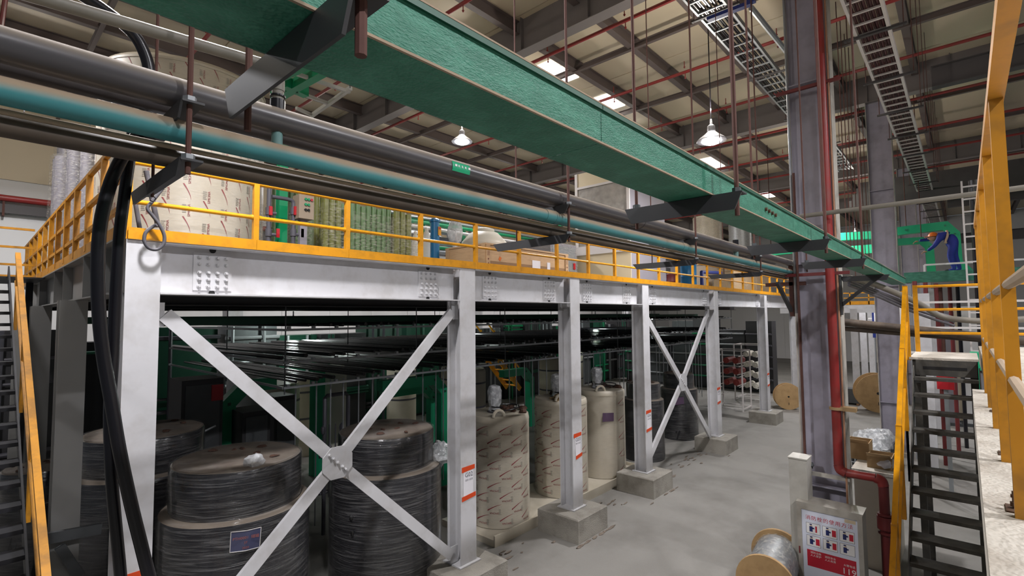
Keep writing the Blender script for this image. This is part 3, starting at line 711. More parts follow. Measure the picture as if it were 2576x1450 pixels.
# ================================================================ below the deck
def xc_right(px, py, Yc, r):
    a = math.atan2(ray(px, py).y, ray(px, py).x); lo, hi = 0.5, 60
    for _ in range(60):
        x = (lo+hi)/2; d = math.hypot(x, Yc)
        if math.atan2(Yc, x) - math.asin(min(.99, r/d)) > a: lo = x
        else: hi = x
    return x
def drum(X, Y, r1, z1, r2, z2, lb, seed, film='film', group='dark wrapped drums', tilt=0):
    t = thing('wrapped_drum', lb, 'drum', group, (X, Y, 0))
    part('lower_barrel', MB().lathe((X,Y,0), [(r1*.97,0),(r1*.985,.05),(r1*.985,z1-.06),(r1*.97,z1-.015),(r1*.93,z1),(r2*1.02,z1+.012)], 48), 'drum_black', t)
    part('upper_barrel', MB().lathe((X,Y,0), [(r2*.97,z1+.012),(r2*.98,z1+.05),(r2*.98,z2-.04),(r2*.955,z2-.01),(r2*.9,z2)], 48), 'drum_black', t)
    part('dusty_lid', MB().lathe((X,Y,0), [(r2*.93,z2-.002),(r2*.9,z2+.012),(r2*.3,z2+.03),(.01,z2+.032)], 40, jit=.004, seed=seed), 'lid_dust', t)
    part('stretch_film', MB().lathe((X,Y,0), [(r1*.995,.01)] + [(r1*1.0,.1+(z1-.16)*i/9) for i in range(10)] + [(r1*.985,z1-.01),(r1*.95,z1+.01),(r2*1.03,z1+.045),(r2*1.005,z1+.1)] + [(r2*1.0,z1+.1+(z2-z1-.16)*i/6) for i in range(1,7)] + [(r2*.98,z2+.005),(r2*.86,z2+.028)], 64, jit=.006, seed=seed), film, t)
    s = MB()
    rnd = random.Random(seed+3)
    for k in range(7):
        a = rnd.uniform(0, 6.28); q = rnd.uniform(.25, .8)*r2
        s.blob((X+q*math.cos(a), Y+q*math.sin(a), z2+.03), rnd.uniform(.02,.07), rnd.uniform(.02,.07), .02, 8, .3, seed+k)
    part('debris', s, 'rust_debris', t, stuff=True)
    return t
Yd = 7.0
# two big drums behind the X brace
X1, r1 = circ(388, 780, 1350, Yd); r2 = circ(418, 762, 1250, Yd)[1]
d = math.hypot(X1, Yd); zl = zat(520, 1335, d-r1); zu = zat(528, 1198, d-r2)
t = drum(X1, Yd, r1, zl, r2, zu, 'big dark drum in clear film left of the X brace centre', 1)
# data plate stuck on it
a0 = math.atan2(ray(580,1360).y, ray(580,1360).x); a1 = math.atan2(ray(656,1350).y, ray(656,1350).x)
def onbarrel(px, py, X, Y, r):
    u = ray(px, py); h = math.hypot(u.x, u.y); ux, uy = u.x/h, u.y/h
    b_ = ux*X+uy*Y; c_ = X*X+Y*Y-r*r; q = b_-math.sqrt(max(0, b_*b_-c_)); return CAMP + u*(q/h)
q = [onbarrel(px, py, X1, Yd, r1*1.015) for px, py in ((578,1391),(653,1377),(657,1327),(581,1340))]
t = thing('data_plate', 'small clear-sleeved data plate with red lettering on the left drum', 'plate', None, tuple(q[0]))
n_ = (q[1]-q[0]).cross(q[3]-q[0]).normalized()
if n_.dot(CAMP-q[0]) < 0: n_ = -n_
mid = [(q[0]+q[1])/2 + n_*.03, (q[3]+q[2])/2 + n_*.03]
part('sleeve', MB().add([q[0],mid[0],q[1],q[2],mid[1],q[3]], [(0,1,4,5),(1,2,3,4)]), 'blue_slate' if 'blue_slate' in M else mat('blue_slate', '4a4c66', .2, var=.05), t)
fr = MB(); lp = [q[0],mid[0],q[1],q[2],mid[1],q[3]]
for i in range(6):
    if i in (0,1,3,4,2,5): fr.cyl(lp[i]+n_*.002, lp[(i+1) % 6]+n_*.002, .004, n=6)
part('rim', fr, 'trim_white', t)
w_ = MB(); ax = (q[1]-q[0]).normalized(); ay = (q[3]-q[0]).normalized(); cc = (q[0]+q[1]+q[2]+q[3])/4 + n_*.034
for tx, dy, sz in (('PTH0001  储罐', .035, .042), ('3T', -.02, .035), ('2020', -.075, .035)):
    put_text(w_, tx, sz, cc+ay*dy, ax, ay)
part('lettering', w_, mat('plate_ink', 'a05a4a', .5, var=.1), t)
X2, r1b = circ(825, 1112, 1250, Yd); r2b = circ(850, 1095, 1130, Yd)[1]
d = math.hypot(X2, Yd); zl2 = zat(975, 1207, d-r1b); zu2 = zat(960, 1107, d-r2b)
t = drum(X2, Yd, r1b, zl2, r2b, zu2, 'big dark drum in clear film right of the X brace centre', 2)
for px, py in ((883,1303),(886,1343)):
    p = onbarrel(px, py, X2, Yd, r1b*1.01); part('film_tear', MB().blob(p, .025, .025, .035, 8, .3, int(px), False), 'ink_black', t)
# crumpled film bulge and top bag on the drums
p = V((X2+r1b*.72, Yd-r1b*.6, zl2+.08)); solo('film_bunch', MB().blob(p, .16, .16, .2, 14, .25, 5, False), 'film_bag', 'bunched clear film at the shoulder of the right drum', 'film')
p = rpt(640, 1165, math.hypot(X1, Yd)-r2*.75); solo('film_knot', MB().blob((p.x, p.y, zu+.05), .12, .1, .08, 12, .25, 6), 'film_bag', 'crumpled clear film knot on top of the left drum', 'film')
# drums further back on the left
drum(1.95, 9.35, .92, zat(500,1180,8.6)-.05, .8, zat(500,1092,8.75), 'dark drum in the shade behind the left drum', 3)
drum(.9, 10.7, .5, 1.5, .45, 1.95, 'narrow dark drum behind the corner column', 4)
# beige process tanks in their bund
SWX, SWY = .17, .085
def wrap(mb, X, Y, r, pts, faces, ang0, z0, rot):
    vs = []
    for p in pts:
        x, y = (p.x, p.y) if rot == 0 else ((-p.x, -p.y) if rot == 180 else ((-p.y, p.x) if rot == 90 else (p.y, -p.x)))
        a = ang0 + x/r; vs.append((X+r*math.cos(a), Y+r*math.sin(a), z0+y))
    mb.add(vs, faces)
TXT = text_pts('SIMONA', .075)
def swoosh():
    up = [V((-.17+.34*i/10, .075+.13*math.sin(i/10*1.45), 0)) for i in range(11)]
    lo = [p - V((0, .028*(1-i/10)+.003, 0)) for i, p in enumerate(up)]
    return up+lo, [(i, i+1, 11+i+1, 11+i) for i in range(10)]
SWV, SWF = swoosh()
def tank_print(t, X, Y, r, z0, z1, a0, a1, vert=False, pitch=(.24,.42), skip=None):
    red = MB(); gr = MB(); R_ = r+.004; rnd = random.Random(int(X*10)); k1, k2 = (.66, .8) if not vert else (.55, .56)
    n = int((a1-a0)*R_/pitch[0])
    for c in range(n):
        a = a0 + (c+.5)*pitch[0]/R_; z = z0+.1+(pitch[1]*.47 if c % 2 else 0)
        if skip and skip[0] < a < skip[1]: continue
        while z < z1-.14:
            if vert:
                wrap(red, X, Y, R_, [p*k1 for p in TXT[0]], TXT[1], a-.03/R_, z, 90)
                wrap(red, X, Y, R_, [V((p.x, p.y-.01, 0))*k2 for p in SWV], SWF, a+.09/R_, z+.04, -90)
            else:
                wrap(red, X, Y, R_, [p*k1 for p in TXT[0]], TXT[1], a, z, 180)
                wrap(red, X, Y, R_, [p*k2 for p in SWV], SWF, a, z, 0)
            for q in range(5):
                zz = z-.03+.022*q; w0 = .05*rnd.uniform(.7,1); o_ = .085 if not vert else -.1
                vs = [(X+R_*math.cos(a+s_/R_), Y+R_*math.sin(a+s_/R_), zz+dz) for s_, dz in ((o_,0),(o_+w0*.5,0),(o_+w0,0),(o_+w0,.012),(o_+w0*.5,.012),(o_,.012))]
                gr.add(vs, [(0,1,4,5),(1,2,3,4)])
            z += pitch[1]
    part('logo_print', red, 'tank_print', t, 'dark red SIMONA lettering with swooshes'); part('small_print', gr, 'print_grey', t)
def tank(X, Y, r, z0, z1, lb, seed, motor=True, skip=None, ring=True):
    t = thing('process_tank', lb, 'tank', 'beige process tanks', (X, Y, z0))
    part('barrel', MB().lathe((X,Y,0), [(r,z0),(r,z1-.12),(r*1.008,z1-.12),(r*1.008,z1-.1),(r*.985,z1-.02),(r*.95,z1),(.01,z1+.01)], 56), 'tank_beige', t)
    az = math.atan2(-Y, -X)
    tank_print(t, X, Y, r, z0, z1-.1, az-1.5, az+1.5, skip=skip)
    part('stretch_film', MB().lathe((X,Y,0), [(r+.012,z0+.02)] + [(r+.012, z0+.1+(z1-z0-.3)*i/8) for i in range(9)] + [(r+.01, z1-.13)], 56, jit=.0035, seed=seed), 'film_thin', t)
    if motor:
        c = V((X-.08, Y+.05, z1))
        m_ = part('agitator', MB().lathe(c, [(.14,.0),(.14,.03),(.07,.05),(.06,.16),(.11,.2),(.12,.42),(.1,.5),(.02,.52)], 18), 'pvc_grey', t)
        part('wrapping', MB().lathe(c, [(.13,.02),(.1,.12),(.14,.2),(.145,.44),(.11,.53),(.02,.56)], 18, jit=.012, seed=seed), 'film_bag', m_)
    if ring:
        p = V((X+math.cos(az)*(r-.09), Y+math.sin(az)*(r-.09), z1))
        d_ = V((-math.sin(az+.5), math.cos(az+.5), 0))
        part('lifting_lug', MB().tube([p + d_*(.12*math.cos(a)) + V((0,0,.13*math.sin(a))) for a in [math.pi*i/10 for i in range(11)]], .032, 8), 'tank_beige', t)
    part('hose_coil', MB().tube([V((X+.1+.33*math.cos(a), Y-.1+.24*math.sin(a), z1+.03+.004*k)) for k, a in enumerate([.35*i for i in range(30)])], .014, 6), 'rubber', t)
    s = MB(); rnd = random.Random(seed)
    for k in range(9):
        a = rnd.uniform(-1.2, 1.4); q = rnd.uniform(.3, .85)*r
        s.blob((X+q*math.cos(a), Y+q*math.sin(a), z1+.03), rnd.uniform(.03,.09), rnd.uniform(.03,.09), rnd.uniform(.03,.08), 8, .35, seed+k)
    part('debris', s, 'rust_debris', t, stuff=True)
Yt = 7.2; rt = .62; zb = .13
Xa = xc_right(1332, 1200, Yt, rt); Xb = xc_right(1478, 1120, Yt, rt); Xc = xc_right(1573, 1080, Yt, rt)
za = zat(1275, 1052, math.hypot(Xa, Yt)-rt)
tank(Xa, Yt, rt, zb, za, 'beige printed tank right of the G02 column', 11)
tank(Xb, Yt, rt, zb, za+.04, 'beige printed tank left of the third column', 12)
az = math.atan2(-Yt, -Xc)
tank(Xc, Yt, rt, zb, za+.05, 'beige tank with a purple plate right of the third column', 13, skip=(az-.55, az+.62))
q = [onbarrel(px, py, Xc, Yt, rt+.03) for px, py in ((1516,1062),(1544,1060),(1544,1039),(1516,1040))]
solo('tank_plate', MB().add(q, [(0,1,2,3)]), mat('plate_purple', '5f4a63', .35, var=.1), 'purple name plate on the rightmost beige tank', 'plate')
# rags on tank two
p = V((Xb-.2, Yt-.2, za+.06)); solo('sack_rag', MB().blob(p, .3, .2, .1, 14, .35, 9), 'cardboard', 'crumpled brown sack on top of the middle beige tank', 'sack')
# bund
t = thing('tank_bund', 'low beige bund tray under the beige tanks', 'bund', None, (Xb, Yt, 0))
part('tray_floor', MB().box(Xa-.85, Xc+.95, Yt-.66, Yt+.8, 0, .12), 'tank_beige', t)
part('front_wall', MB().box(Xa-.85, Xc+.95, Yt-.70, Yt-.665, 0, .2), 'tank_beige', t)
part('end_wall', MB().box(Xc+.955, Xc+.99, Yt-.66, Yt+.8, 0, .2), 'tank_beige', t)
# dark tanks by the smaller brace
Xe = xc_right(1673, 1080, Yt, .6); Xf = xc_right(1757, 1030, Yt+.25, .62)
ze = zat(1625, 1010, math.hypot(Xe, Yt)-.6); zf = zat(1720, 982, math.hypot(Xf, Yt+.25)-.62)
drum(Xe, Yt, .6, ze, .5, ze+.46, 'dusty dark tank in film left of the smaller X brace', 21)
drum(Xf, Yt+.25, .62, zf, .52, zf+.5, 'dusty dark tank in film behind the smaller X brace', 22)
q = [onbarrel(px, py, Xf, Yt+.25, .66) for px, py in ((1697,1020),(1721,1017),(1720,999),(1699,1001))]
solo('tank_plate', MB().add(q, [(0,1,2,3)]), 'plate_purple', 'purple name plate on the dark tank behind the smaller brace', 'plate')
# white plastic bag by the G02 column
p = PZ(1212, 1370, .1); solo('plastic_bag', MB().blob((5.95, 6.72, .28), .2, .18, .42, 16, .14, 31), 'film_bag', 'white plastic bag stuffed beside the G02 column', 'bag')
# ---------------------------------------------------------------- pipe racks, three tiers
YR = 8.62; XR = PY(714, 913, YR).x
for k, (py, lb) in enumerate(((831, 'top tier of the dark pipe rack hung under the deck'), (913, 'middle tier of the dark pipe rack hung under the deck'), (977, 'bottom tier of the dark pipe rack hung under the deck'))):
    z = PY(714, py, YR).z; t = thing('pipe_rack', lb, 'pipe rack', 'under-deck pipe racks', (XR, YR, z))
    part('front_rail', MB().box(XR, 25.8, YR-.02, YR+.02, z-.02, z+.02), 'galv', t)
    part('side_rail', MB().box(XR-.02, XR+.02, YR, 15.5, z-.02, z+.02), 'galv', t)
    s = MB()
    for i in range(50): s.box(XR+.05+i*.44, XR+.1+i*.44, YR-.03, YR+.03, z+.02, z+.06)
    part('clip', s, 'galv', t, stuff=True)
    s = MB()
    for i in range(0, 110):
        x = XR+.08+i*.2+random.uniform(-.05,.05)
        if random.random() < .2: continue
        s.cyl((x, YR+.1+random.uniform(0,.3), z+.055+random.uniform(0,.03)), (x, 15.3, z+.055), random.choice((.025,.03,.04)), n=6)
    part('pipe', s, 'rubber', t, 'black plastic pipes', True)
    if k == 2:
        s = MB()
        for i in range(60):
            x = XR+.35+i*.31+random.uniform(-.05,.05); zz = random.uniform(.3, 1.2)
            if i % 9 < 6: s.cyl((x, YR+.25, z+.03), (x, YR+.25, zz), .014, n=6)
        part('drop_pipe', s, 'galv', t, 'thin vertical drop pipes', True)
    if k == 0:
        s = MB()
        for i in range(9):
            for y in (YR, 11.4): s.cyl((XR+.02+i*2.75, y, 2.9), (XR+.02+i*2.75, y, ZT-.02), .012, n=6)
        part('hanger_rod', s, 'galv_dark', t, stuff=True)
for y, z in ((10.2, 4.08), (12.3, 4.12)):
    solo('under_deck_tray', MB().box(1.6, 25.5, y, y+.3, z, z+.13), 'green_dark', 'dark green cable tray lengthwise under the deck, %s row' % ('front' if y < 11 else 'rear'), 'cable tray')
# dark pumps / skids silhouettes and lit equipment at the back
def band_poly(pts, w, n):
    # outline of a mitred band along pts, in the plane with normal n
    n = V(n); L_, R_ = [], []
    for i, p in enumerate(pts):
        d0 = (V(pts[i])-V(pts[i-1])).normalized() if i else None; d1 = (V(pts[i+1])-V(pts[i])).normalized() if i < len(pts)-1 else None
        a = d0 or d1; b = d1 or d0; s0 = a.cross(n).normalized(); s1 = b.cross(n).normalized(); m_ = (s0+s1).normalized(); k = w/2/max(.4, m_.dot(s0))
        L_.append(V(p)+m_*k); R_.append(V(p)-m_*k)
    return L_ + R_[::-1]
def band(mb, pts, w, n, dep):
    o_ = band_poly(pts, w, n); m = len(pts); N_ = V(n).normalized()*dep/2; k = len(o_)
    vs = [p-N_ for p in o_] + [p+N_ for p in o_]; fs = []
    for i in range(m-1): fs += [(i, i+1, k-2-i, k-1-i), (k+k-1-i, k+k-2-i, k+i+1, k+i)]
    fs += [(i, k+i, k+(i+1) % k, (i+1) % k) for i in range(k)]
    return mb.add(vs, fs)
def duct(pts, w, mt, lb, name='green_duct'):
    t = thing(name, lb, 'duct', 'green ducts under the deck', tuple(pts[0]))
    part('duct_body', band(MB(), pts, w, (0,1,0), w), mt, t)
    for a_ in pts[1:-1]: part('joint_collar', MB().box(a_.x-w*.12, a_.x+w*.12, a_.y-w*.54, a_.y-w*.5, a_.z-w*.12, a_.z+w*.12), 'green_dark', t)
def arch(x0, x1, ytop, yb, Y, w, lb, left=True):
    a = PY(x0, ytop, Y); b = PY(x1, ytop, Y); zb_ = PY(x1, yb, Y).z; c = w*1.3
    if left: pts = [V((b.x, Y, a.z)), V((a.x+c, Y, a.z)), V((a.x, Y, a.z-c)), V((a.x, Y, max(0, zb_)))]
    else: pts = [V((a.x, Y, b.z)), V((b.x-c, Y, b.z)), V((b.x, Y, b.z-c)), V((b.x, Y, max(0, zb_)))]
    duct(pts, w, 'green_duct', lb)
arch(955, 1112, 952, 1300, 9.9, .24, 'bright green bent duct behind the right dark drum', False)
arch(968, 1085, 975, 1250, 11.0, .2, 'second green bent duct nested behind the right dark drum', False)
arch(572, 690, 975, 1200, 11.5, .26, 'dark green bent duct behind the left dark drum', True)
arch(1262, 1332, 932, 1150, 12.5, .26, 'green bent duct above the middle beige tank', False)
solo('green_pillar', MB().box(*sorted((PY(788,1000,13).x, PY(813,1000,13).x)), 12.9, 13.2, 0, 2.85), 'green_duct', 'lit green upright box duct beside the white panel', 'duct')
solo('white_vessel', MB().lathe((PY(842,1000,13.4).x, 13.6, 0), [(.42,0),(.42,2.7),(.36,2.8),(.05,2.85)], 28), 'hdpe_white', 'tall white lit vessel seen behind the X brace centre', 'tank')
solo('pale_vessel', MB().lathe((PY(640,1000,12.6).x, 13.2, 0), [(.4,0),(.4,2.75),(.05,2.82)], 24), 'white_panel', 'pale upright vessel behind the dark green bent duct', 'tank')
for i, (px, Y) in enumerate(((1148, 14), (1182, 12.8), (1010, 16), (760, 15.5), (700, 14.2), (1390, 13), (1440, 14.5))):
    x = PY(px, 1000, Y).x
    t = thing('rear_tank', ['beige rear tank between the drums and the first beige tank', 'beige rear tank just right of the G02 column', 'grey-green rear tank behind the right drum', 'dim rear tank behind the brace arm', 'dim rear tank left of the white vessel', 'beige rear tank behind the third column', 'pale rear tank behind the third column'][i], 'tank', 'rear tanks', (x, Y, 0))
    part('barrel', MB().lathe((x, Y, 0), [(.55,0),(.55,2.3),(.5,2.4),(.1,2.5)], 24), 'tank_beige', t)
    for z in (1.1, 1.9): part('band', MB().lathe((x, Y, 0), [(.556,z),(.556,z+.06)], 24), 'pvc_grey', t)
# small pipework stand with valves between the drums
xs_ = PY(815, 1200, 9.4).x; t = thing('valve_stand', 'dark pipe stand with valves between the two big drums', 'pipe stand', None, (xs_, 9.4, 0))
part('frame', MB().tube([(xs_, 9.4, 0), (xs_, 9.4, 2.62), (xs_+.05, 9.4, 2.66), (xs_+.45, 9.4, 2.66), (xs_+.5, 9.4, 2.6), (xs_+.5, 9.4, 1.6)], .04, 8), 'pvc_grey', t)
part('cross_pipe', MB().cyl((xs_-.1, 9.4, 1.5), (xs_+.8, 9.4, 1.5), .035, n=8).cyl((xs_-.1, 9.4, .8), (xs_+.8, 9.4, .8), .035, n=8), 'pvc_grey', t)
for k in range(5):
    part('valve', MB().blob((xs_-.05+.13*k, 9.36, 2.0-.35*(k % 3)), .05, .05, .09, 8, .1, k, False).cyl((xs_-.05+.13*k, 9.36, .7), (xs_-.05+.13*k, 9.36, 2.1), .015, n=6), 'pvc_grey', t)
# yellow stair far under the deck
a = PY(1232, 980, 15); b = PY(1285, 860, 15); X0, X1_ = a.x, b.x
t = thing('rear_stair', 'bright yellow stair far under the deck', 'stair', None, (X0, 15, 0))
for y in (15, 15.8):
    part('stringer', MB().bar((X1_+.6, y, .9), (X0-.2, y, 3.1), .06, .2), 'yellow_rail', t)
    part('handrail', MB().bar((X1_+.6, y, 1.8), (X0-.2, y, 4.0), .05, .05).bar((X1_+.3, y, 1.2), (X1_+.3, y, 2.1), .05, .05).bar((X0+.3, y, 2.7), (X0+.3, y, 3.6), .05, .05), 'yellow_rail', t)
for k in range(8): part('tread', MB().box(X1_+.35-k*.2, X1_+.6-k*.2, 15, 15.8, 1.05+k*.245, 1.08+k*.245), 'yellow_rail', t)
# dark equipment blocks in the shade, far left
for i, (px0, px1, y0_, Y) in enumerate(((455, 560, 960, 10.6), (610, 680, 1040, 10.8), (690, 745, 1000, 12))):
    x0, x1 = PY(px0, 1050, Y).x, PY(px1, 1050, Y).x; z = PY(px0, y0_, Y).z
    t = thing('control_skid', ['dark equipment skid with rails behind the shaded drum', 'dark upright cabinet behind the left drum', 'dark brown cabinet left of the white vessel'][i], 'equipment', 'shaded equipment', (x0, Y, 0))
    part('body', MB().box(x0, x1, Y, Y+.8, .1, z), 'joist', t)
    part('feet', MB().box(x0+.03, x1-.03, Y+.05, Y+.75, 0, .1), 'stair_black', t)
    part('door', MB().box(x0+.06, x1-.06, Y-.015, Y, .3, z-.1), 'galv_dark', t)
p = PY(548, 968, 10.56); solo('red_sign', MB().box(p.x-.1, p.x+.1, 10.565, 10.584, p.z-.3, p.z), 'red_plastic', 'dull red board behind the left brace arm', 'board')
for i, px in enumerate((400, 440, 475, 512)):
    p = PY(px, 1050, 10.2); solo('handrail_post', MB().cyl((p.x, 10.2, .0), (p.x, 10.2, 2.25), .025, n=8).cyl((p.x-.2, 10.2, 2.0+.1*(i % 2)), (p.x+.2, 10.2, 2.15+.1*(i % 2)), .02, n=6), 'galv', 'short grey handrail post behind the shaded drum, %s from the left' % ['first', 'second', 'third', 'fourth'][i], 'railing', 'shaded handrail posts')
# long bank of equipment beyond the deck
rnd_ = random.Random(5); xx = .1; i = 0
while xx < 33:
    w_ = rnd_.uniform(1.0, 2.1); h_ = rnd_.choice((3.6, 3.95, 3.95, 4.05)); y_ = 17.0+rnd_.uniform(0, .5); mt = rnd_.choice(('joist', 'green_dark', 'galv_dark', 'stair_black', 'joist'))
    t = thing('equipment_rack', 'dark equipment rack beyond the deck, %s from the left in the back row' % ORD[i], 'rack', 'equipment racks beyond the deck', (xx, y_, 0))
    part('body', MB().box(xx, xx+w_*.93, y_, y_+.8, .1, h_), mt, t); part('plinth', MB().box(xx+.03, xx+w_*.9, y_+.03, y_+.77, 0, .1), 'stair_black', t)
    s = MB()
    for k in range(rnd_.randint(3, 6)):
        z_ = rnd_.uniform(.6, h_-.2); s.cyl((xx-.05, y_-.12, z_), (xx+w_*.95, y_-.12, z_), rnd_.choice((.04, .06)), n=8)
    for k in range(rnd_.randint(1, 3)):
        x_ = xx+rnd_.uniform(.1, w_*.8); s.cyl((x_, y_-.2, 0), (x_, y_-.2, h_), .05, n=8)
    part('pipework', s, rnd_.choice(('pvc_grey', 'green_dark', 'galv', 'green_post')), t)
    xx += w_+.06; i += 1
# equipment closing the far end under the deck
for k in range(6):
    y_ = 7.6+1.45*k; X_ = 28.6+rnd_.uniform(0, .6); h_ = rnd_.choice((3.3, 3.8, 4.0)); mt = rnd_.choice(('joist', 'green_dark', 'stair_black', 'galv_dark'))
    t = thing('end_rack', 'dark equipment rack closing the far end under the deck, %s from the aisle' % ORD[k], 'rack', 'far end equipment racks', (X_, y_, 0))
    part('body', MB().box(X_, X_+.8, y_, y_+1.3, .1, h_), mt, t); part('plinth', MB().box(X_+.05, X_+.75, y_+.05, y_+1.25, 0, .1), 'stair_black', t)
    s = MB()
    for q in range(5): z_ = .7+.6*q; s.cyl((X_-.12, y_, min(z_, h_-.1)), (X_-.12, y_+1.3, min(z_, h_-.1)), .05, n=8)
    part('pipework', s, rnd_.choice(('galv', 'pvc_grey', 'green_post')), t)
# dust and scraps swept against the plinths and the bund
s = MB(); rd_ = random.Random(3)
for k in range(70):
    x_ = rd_.uniform(5.9, 15.5); y_ = 6.32 - abs(rd_.gauss(0, .3))
    if any(abs(x_-(c-.16)) < .62 for c in CXR): y_ = min(y_, 5.36)
    s.blob((x_, y_, .008), rd_.uniform(.02, .13), rd_.uniform(.01, .04), .014, 8, .4, k)
solo('floor_scraps', s, 'lid_dust', 'scattered dust and scraps along the foot of the bund', 'debris', stuff=True)
# white building posts at the rear
for i, px in enumerate((592, 1205, 1585, 1150)):
    Y = 19.0; x = PY(px, 800, Y).x
    t = thing('rear_post', 'white building post beyond the deck, %s' % ['seen above the left brace arm', 'seen right of the G02 column', 'seen left of the smaller brace', 'seen left of the G02 column'][i], 'column', 'rear posts', (x, Y, 0))
    part('flange', MB().box(x-.25, x+.25, Y, Y+.02, 0, 10.8), 'white_steel', t); part('web', MB().box(x-.01, x+.01, Y+.02, Y+.5, 0, 10.8), 'white_steel', t); part('rear_flange', MB().box(x-.25, x+.25, Y+.5, Y+.52, 0, 10.8), 'white_steel', t)
# wire rack with red rolls, reel
def rackwire(px0, Y, w, h, lb, rolls):
    x0 = PX(px0, 1000, 1).x; 
def rack(x0, y0, w, dpt, h, lb, mt):
    t = thing('roll_rack', lb, 'rack', 'roll racks', (x0, y0, 0))
    for x in (x0, x0+w):
        for y in (y0, y0+dpt): part('upright', MB().bar((x,y,0), (x,y,h), .05, .05), 'trim_white', t)
    for z in (.12, h):
        part('frame_ring', MB().bar((x0,y0,z), (x0+w,y0,z), .04, .04).bar((x0,y0+dpt,z), (x0+w,y0+dpt,z), .04, .04).bar((x0,y0,z), (x0,y0+dpt,z), .04, .04).bar((x0+w,y0,z), (x0+w,y0+dpt,z), .04, .04), 'trim_white', t)
    for k in range(4):
        z = .75+k*(h-1.0)/3.4
        part('shelf_bar', MB().bar((x0,y0+.2,z-.13), (x0+w,y0+.2,z-.13), .03, .03).bar((x0,y0+dpt-.2,z-.13), (x0+w,y0+dpt-.2,z-.13), .03, .03), 'trim_white', t)
        for j in range(2):
            if k == 0 and mt == 'roll_red': continue
            solo('film_roll', MB().cyl((x0+.08+.0, y0+.28+j*.4, z), (x0+w-.08, y0+.28+j*.4, z), .13, n=14).cyl((x0+.04, y0+.28+j*.4, z), (x0+w-.04, y0+.28+j*.4, z), .05, n=10), mt, ('red' if mt == 'roll_red' else 'white') + ' wound roll in the ' + ('nearer' if mt == 'roll_red' else 'farther') + ' wire rack, %s shelf from below, %s' % (ORD[k], ('front side', 'rear side')[j]), 'roll', ('red' if mt == 'roll_red' else 'white') + ' rolls in the rack')
rack(22.6, 7.2, 1.1, 1.2, 2.6, 'white wire rack holding red rolls left of the reel column', 'roll_red')
rack(25.6, 7.3, 1.1, 1.2, 2.7, 'white wire rack holding white rolls behind the cable reel', 'hdpe_white')
def reel(c, r, wd, ang, lb, group=None, cable=None, tilt=0):
    # wooden cable reel: two flanges on a drum, axis horizontal at angle ang
    t = thing('cable_reel', lb, 'cable reel', group, tuple(V(c)-V((0,0,r))))
    d = V((math.cos(ang), math.sin(ang), 0)); c = V(c)
    for s_ in (-1, 1):
        f = part('flange', MB().cyl(c+d*(s_*wd/2), c+d*(s_*(wd/2+.05)), r, n=36), 'ply', t)
        part('hub', MB().cyl(c+d*(s_*(wd/2+.045)), c+d*(s_*(wd/2+.055)), r*.07, n=12), 'ink_black', f)
        part('slot', MB().bar(c+d*(s_*(wd/2+.053))+V((0,0,-r*.45)), c+d*(s_*(wd/2+.053))+V((0,0,-r*.62)), .02, .03, up=d), 'ink_black', f)
    part('drum', MB().cyl(c-d*(wd/2), c+d*(wd/2), r*.55, n=24), 'ply', t)
    if cable:
        part('cable_winding', MB().cyl(c-d*(wd/2-.01), c+d*(wd/2-.01), r*.82, n=36), cable, t)
        part('film_wrap', MB().cyl(c-d*(wd/2-.02), c+d*(wd/2-.02), r*.87, n=36), 'film_heavy', t)
rr = .56
reel((24.6, 5.95, rr), rr, .3, math.radians(205), 'upright plywood cable reel behind the last but one mezzanine column')
# ================================================================ on the deck
ZD = ZT + .05
def big_tank(X, Y, r, h, lb, vert, seed, film='film_thin'):
    t = thing('wrapped_tank', lb, 'tank', 'wrapped tanks on the deck', (X, Y, ZD))
    part('barrel', MB().lathe((X,Y,0), [(r,ZD),(r,ZD+h-.1),(r*1.01,ZD+h-.1),(r*1.01,ZD+h-.06),(r*.97,ZD+h),(.01,ZD+h+.04)], 64), 'tank_beige', t)
    az = math.atan2(-Y, -X); tank_print(t, X, Y, r, ZD, ZD+h-.05, az-1.5, az+1.6, vert=vert, pitch=(.21,.4))
    part('stretch_film', MB().lathe((X,Y,0), [(r+.015, ZD+.03+(h-.1)*i/9) for i in range(10)], 72, jit=.004, seed=seed), film, t)
    part('base', MB().lathe((X,Y,0), [(r*1.04,ZD-.0005),(r*1.04,ZD+.02)], 48), 'tank_beige', t)
# front tank filling the first railing bays
Xa_, ra_ = circ(255, 641, 520, 7.7)
big_tank(Xa_, 7.7, ra_, 2.05, 'wide beige tank wrapped in printed film at the front left of the deck', True, 41)
# taller tank behind
Xb_, rb_ = circ(246, 668, 200, 10.6)
hb = PY(450, 132, 10.6-rb_).z - ZD
big_tank(Xb_, 10.6, rb_, hb, 'tall wide beige tank in film behind the front tank', True, 42)
s = MB()
for px in (500, 540): s.lathe(PY(px, 118, 10.4) + V((0,0,-.1)), [(.05,0),(.06,.1),(.02,.16)], 10)
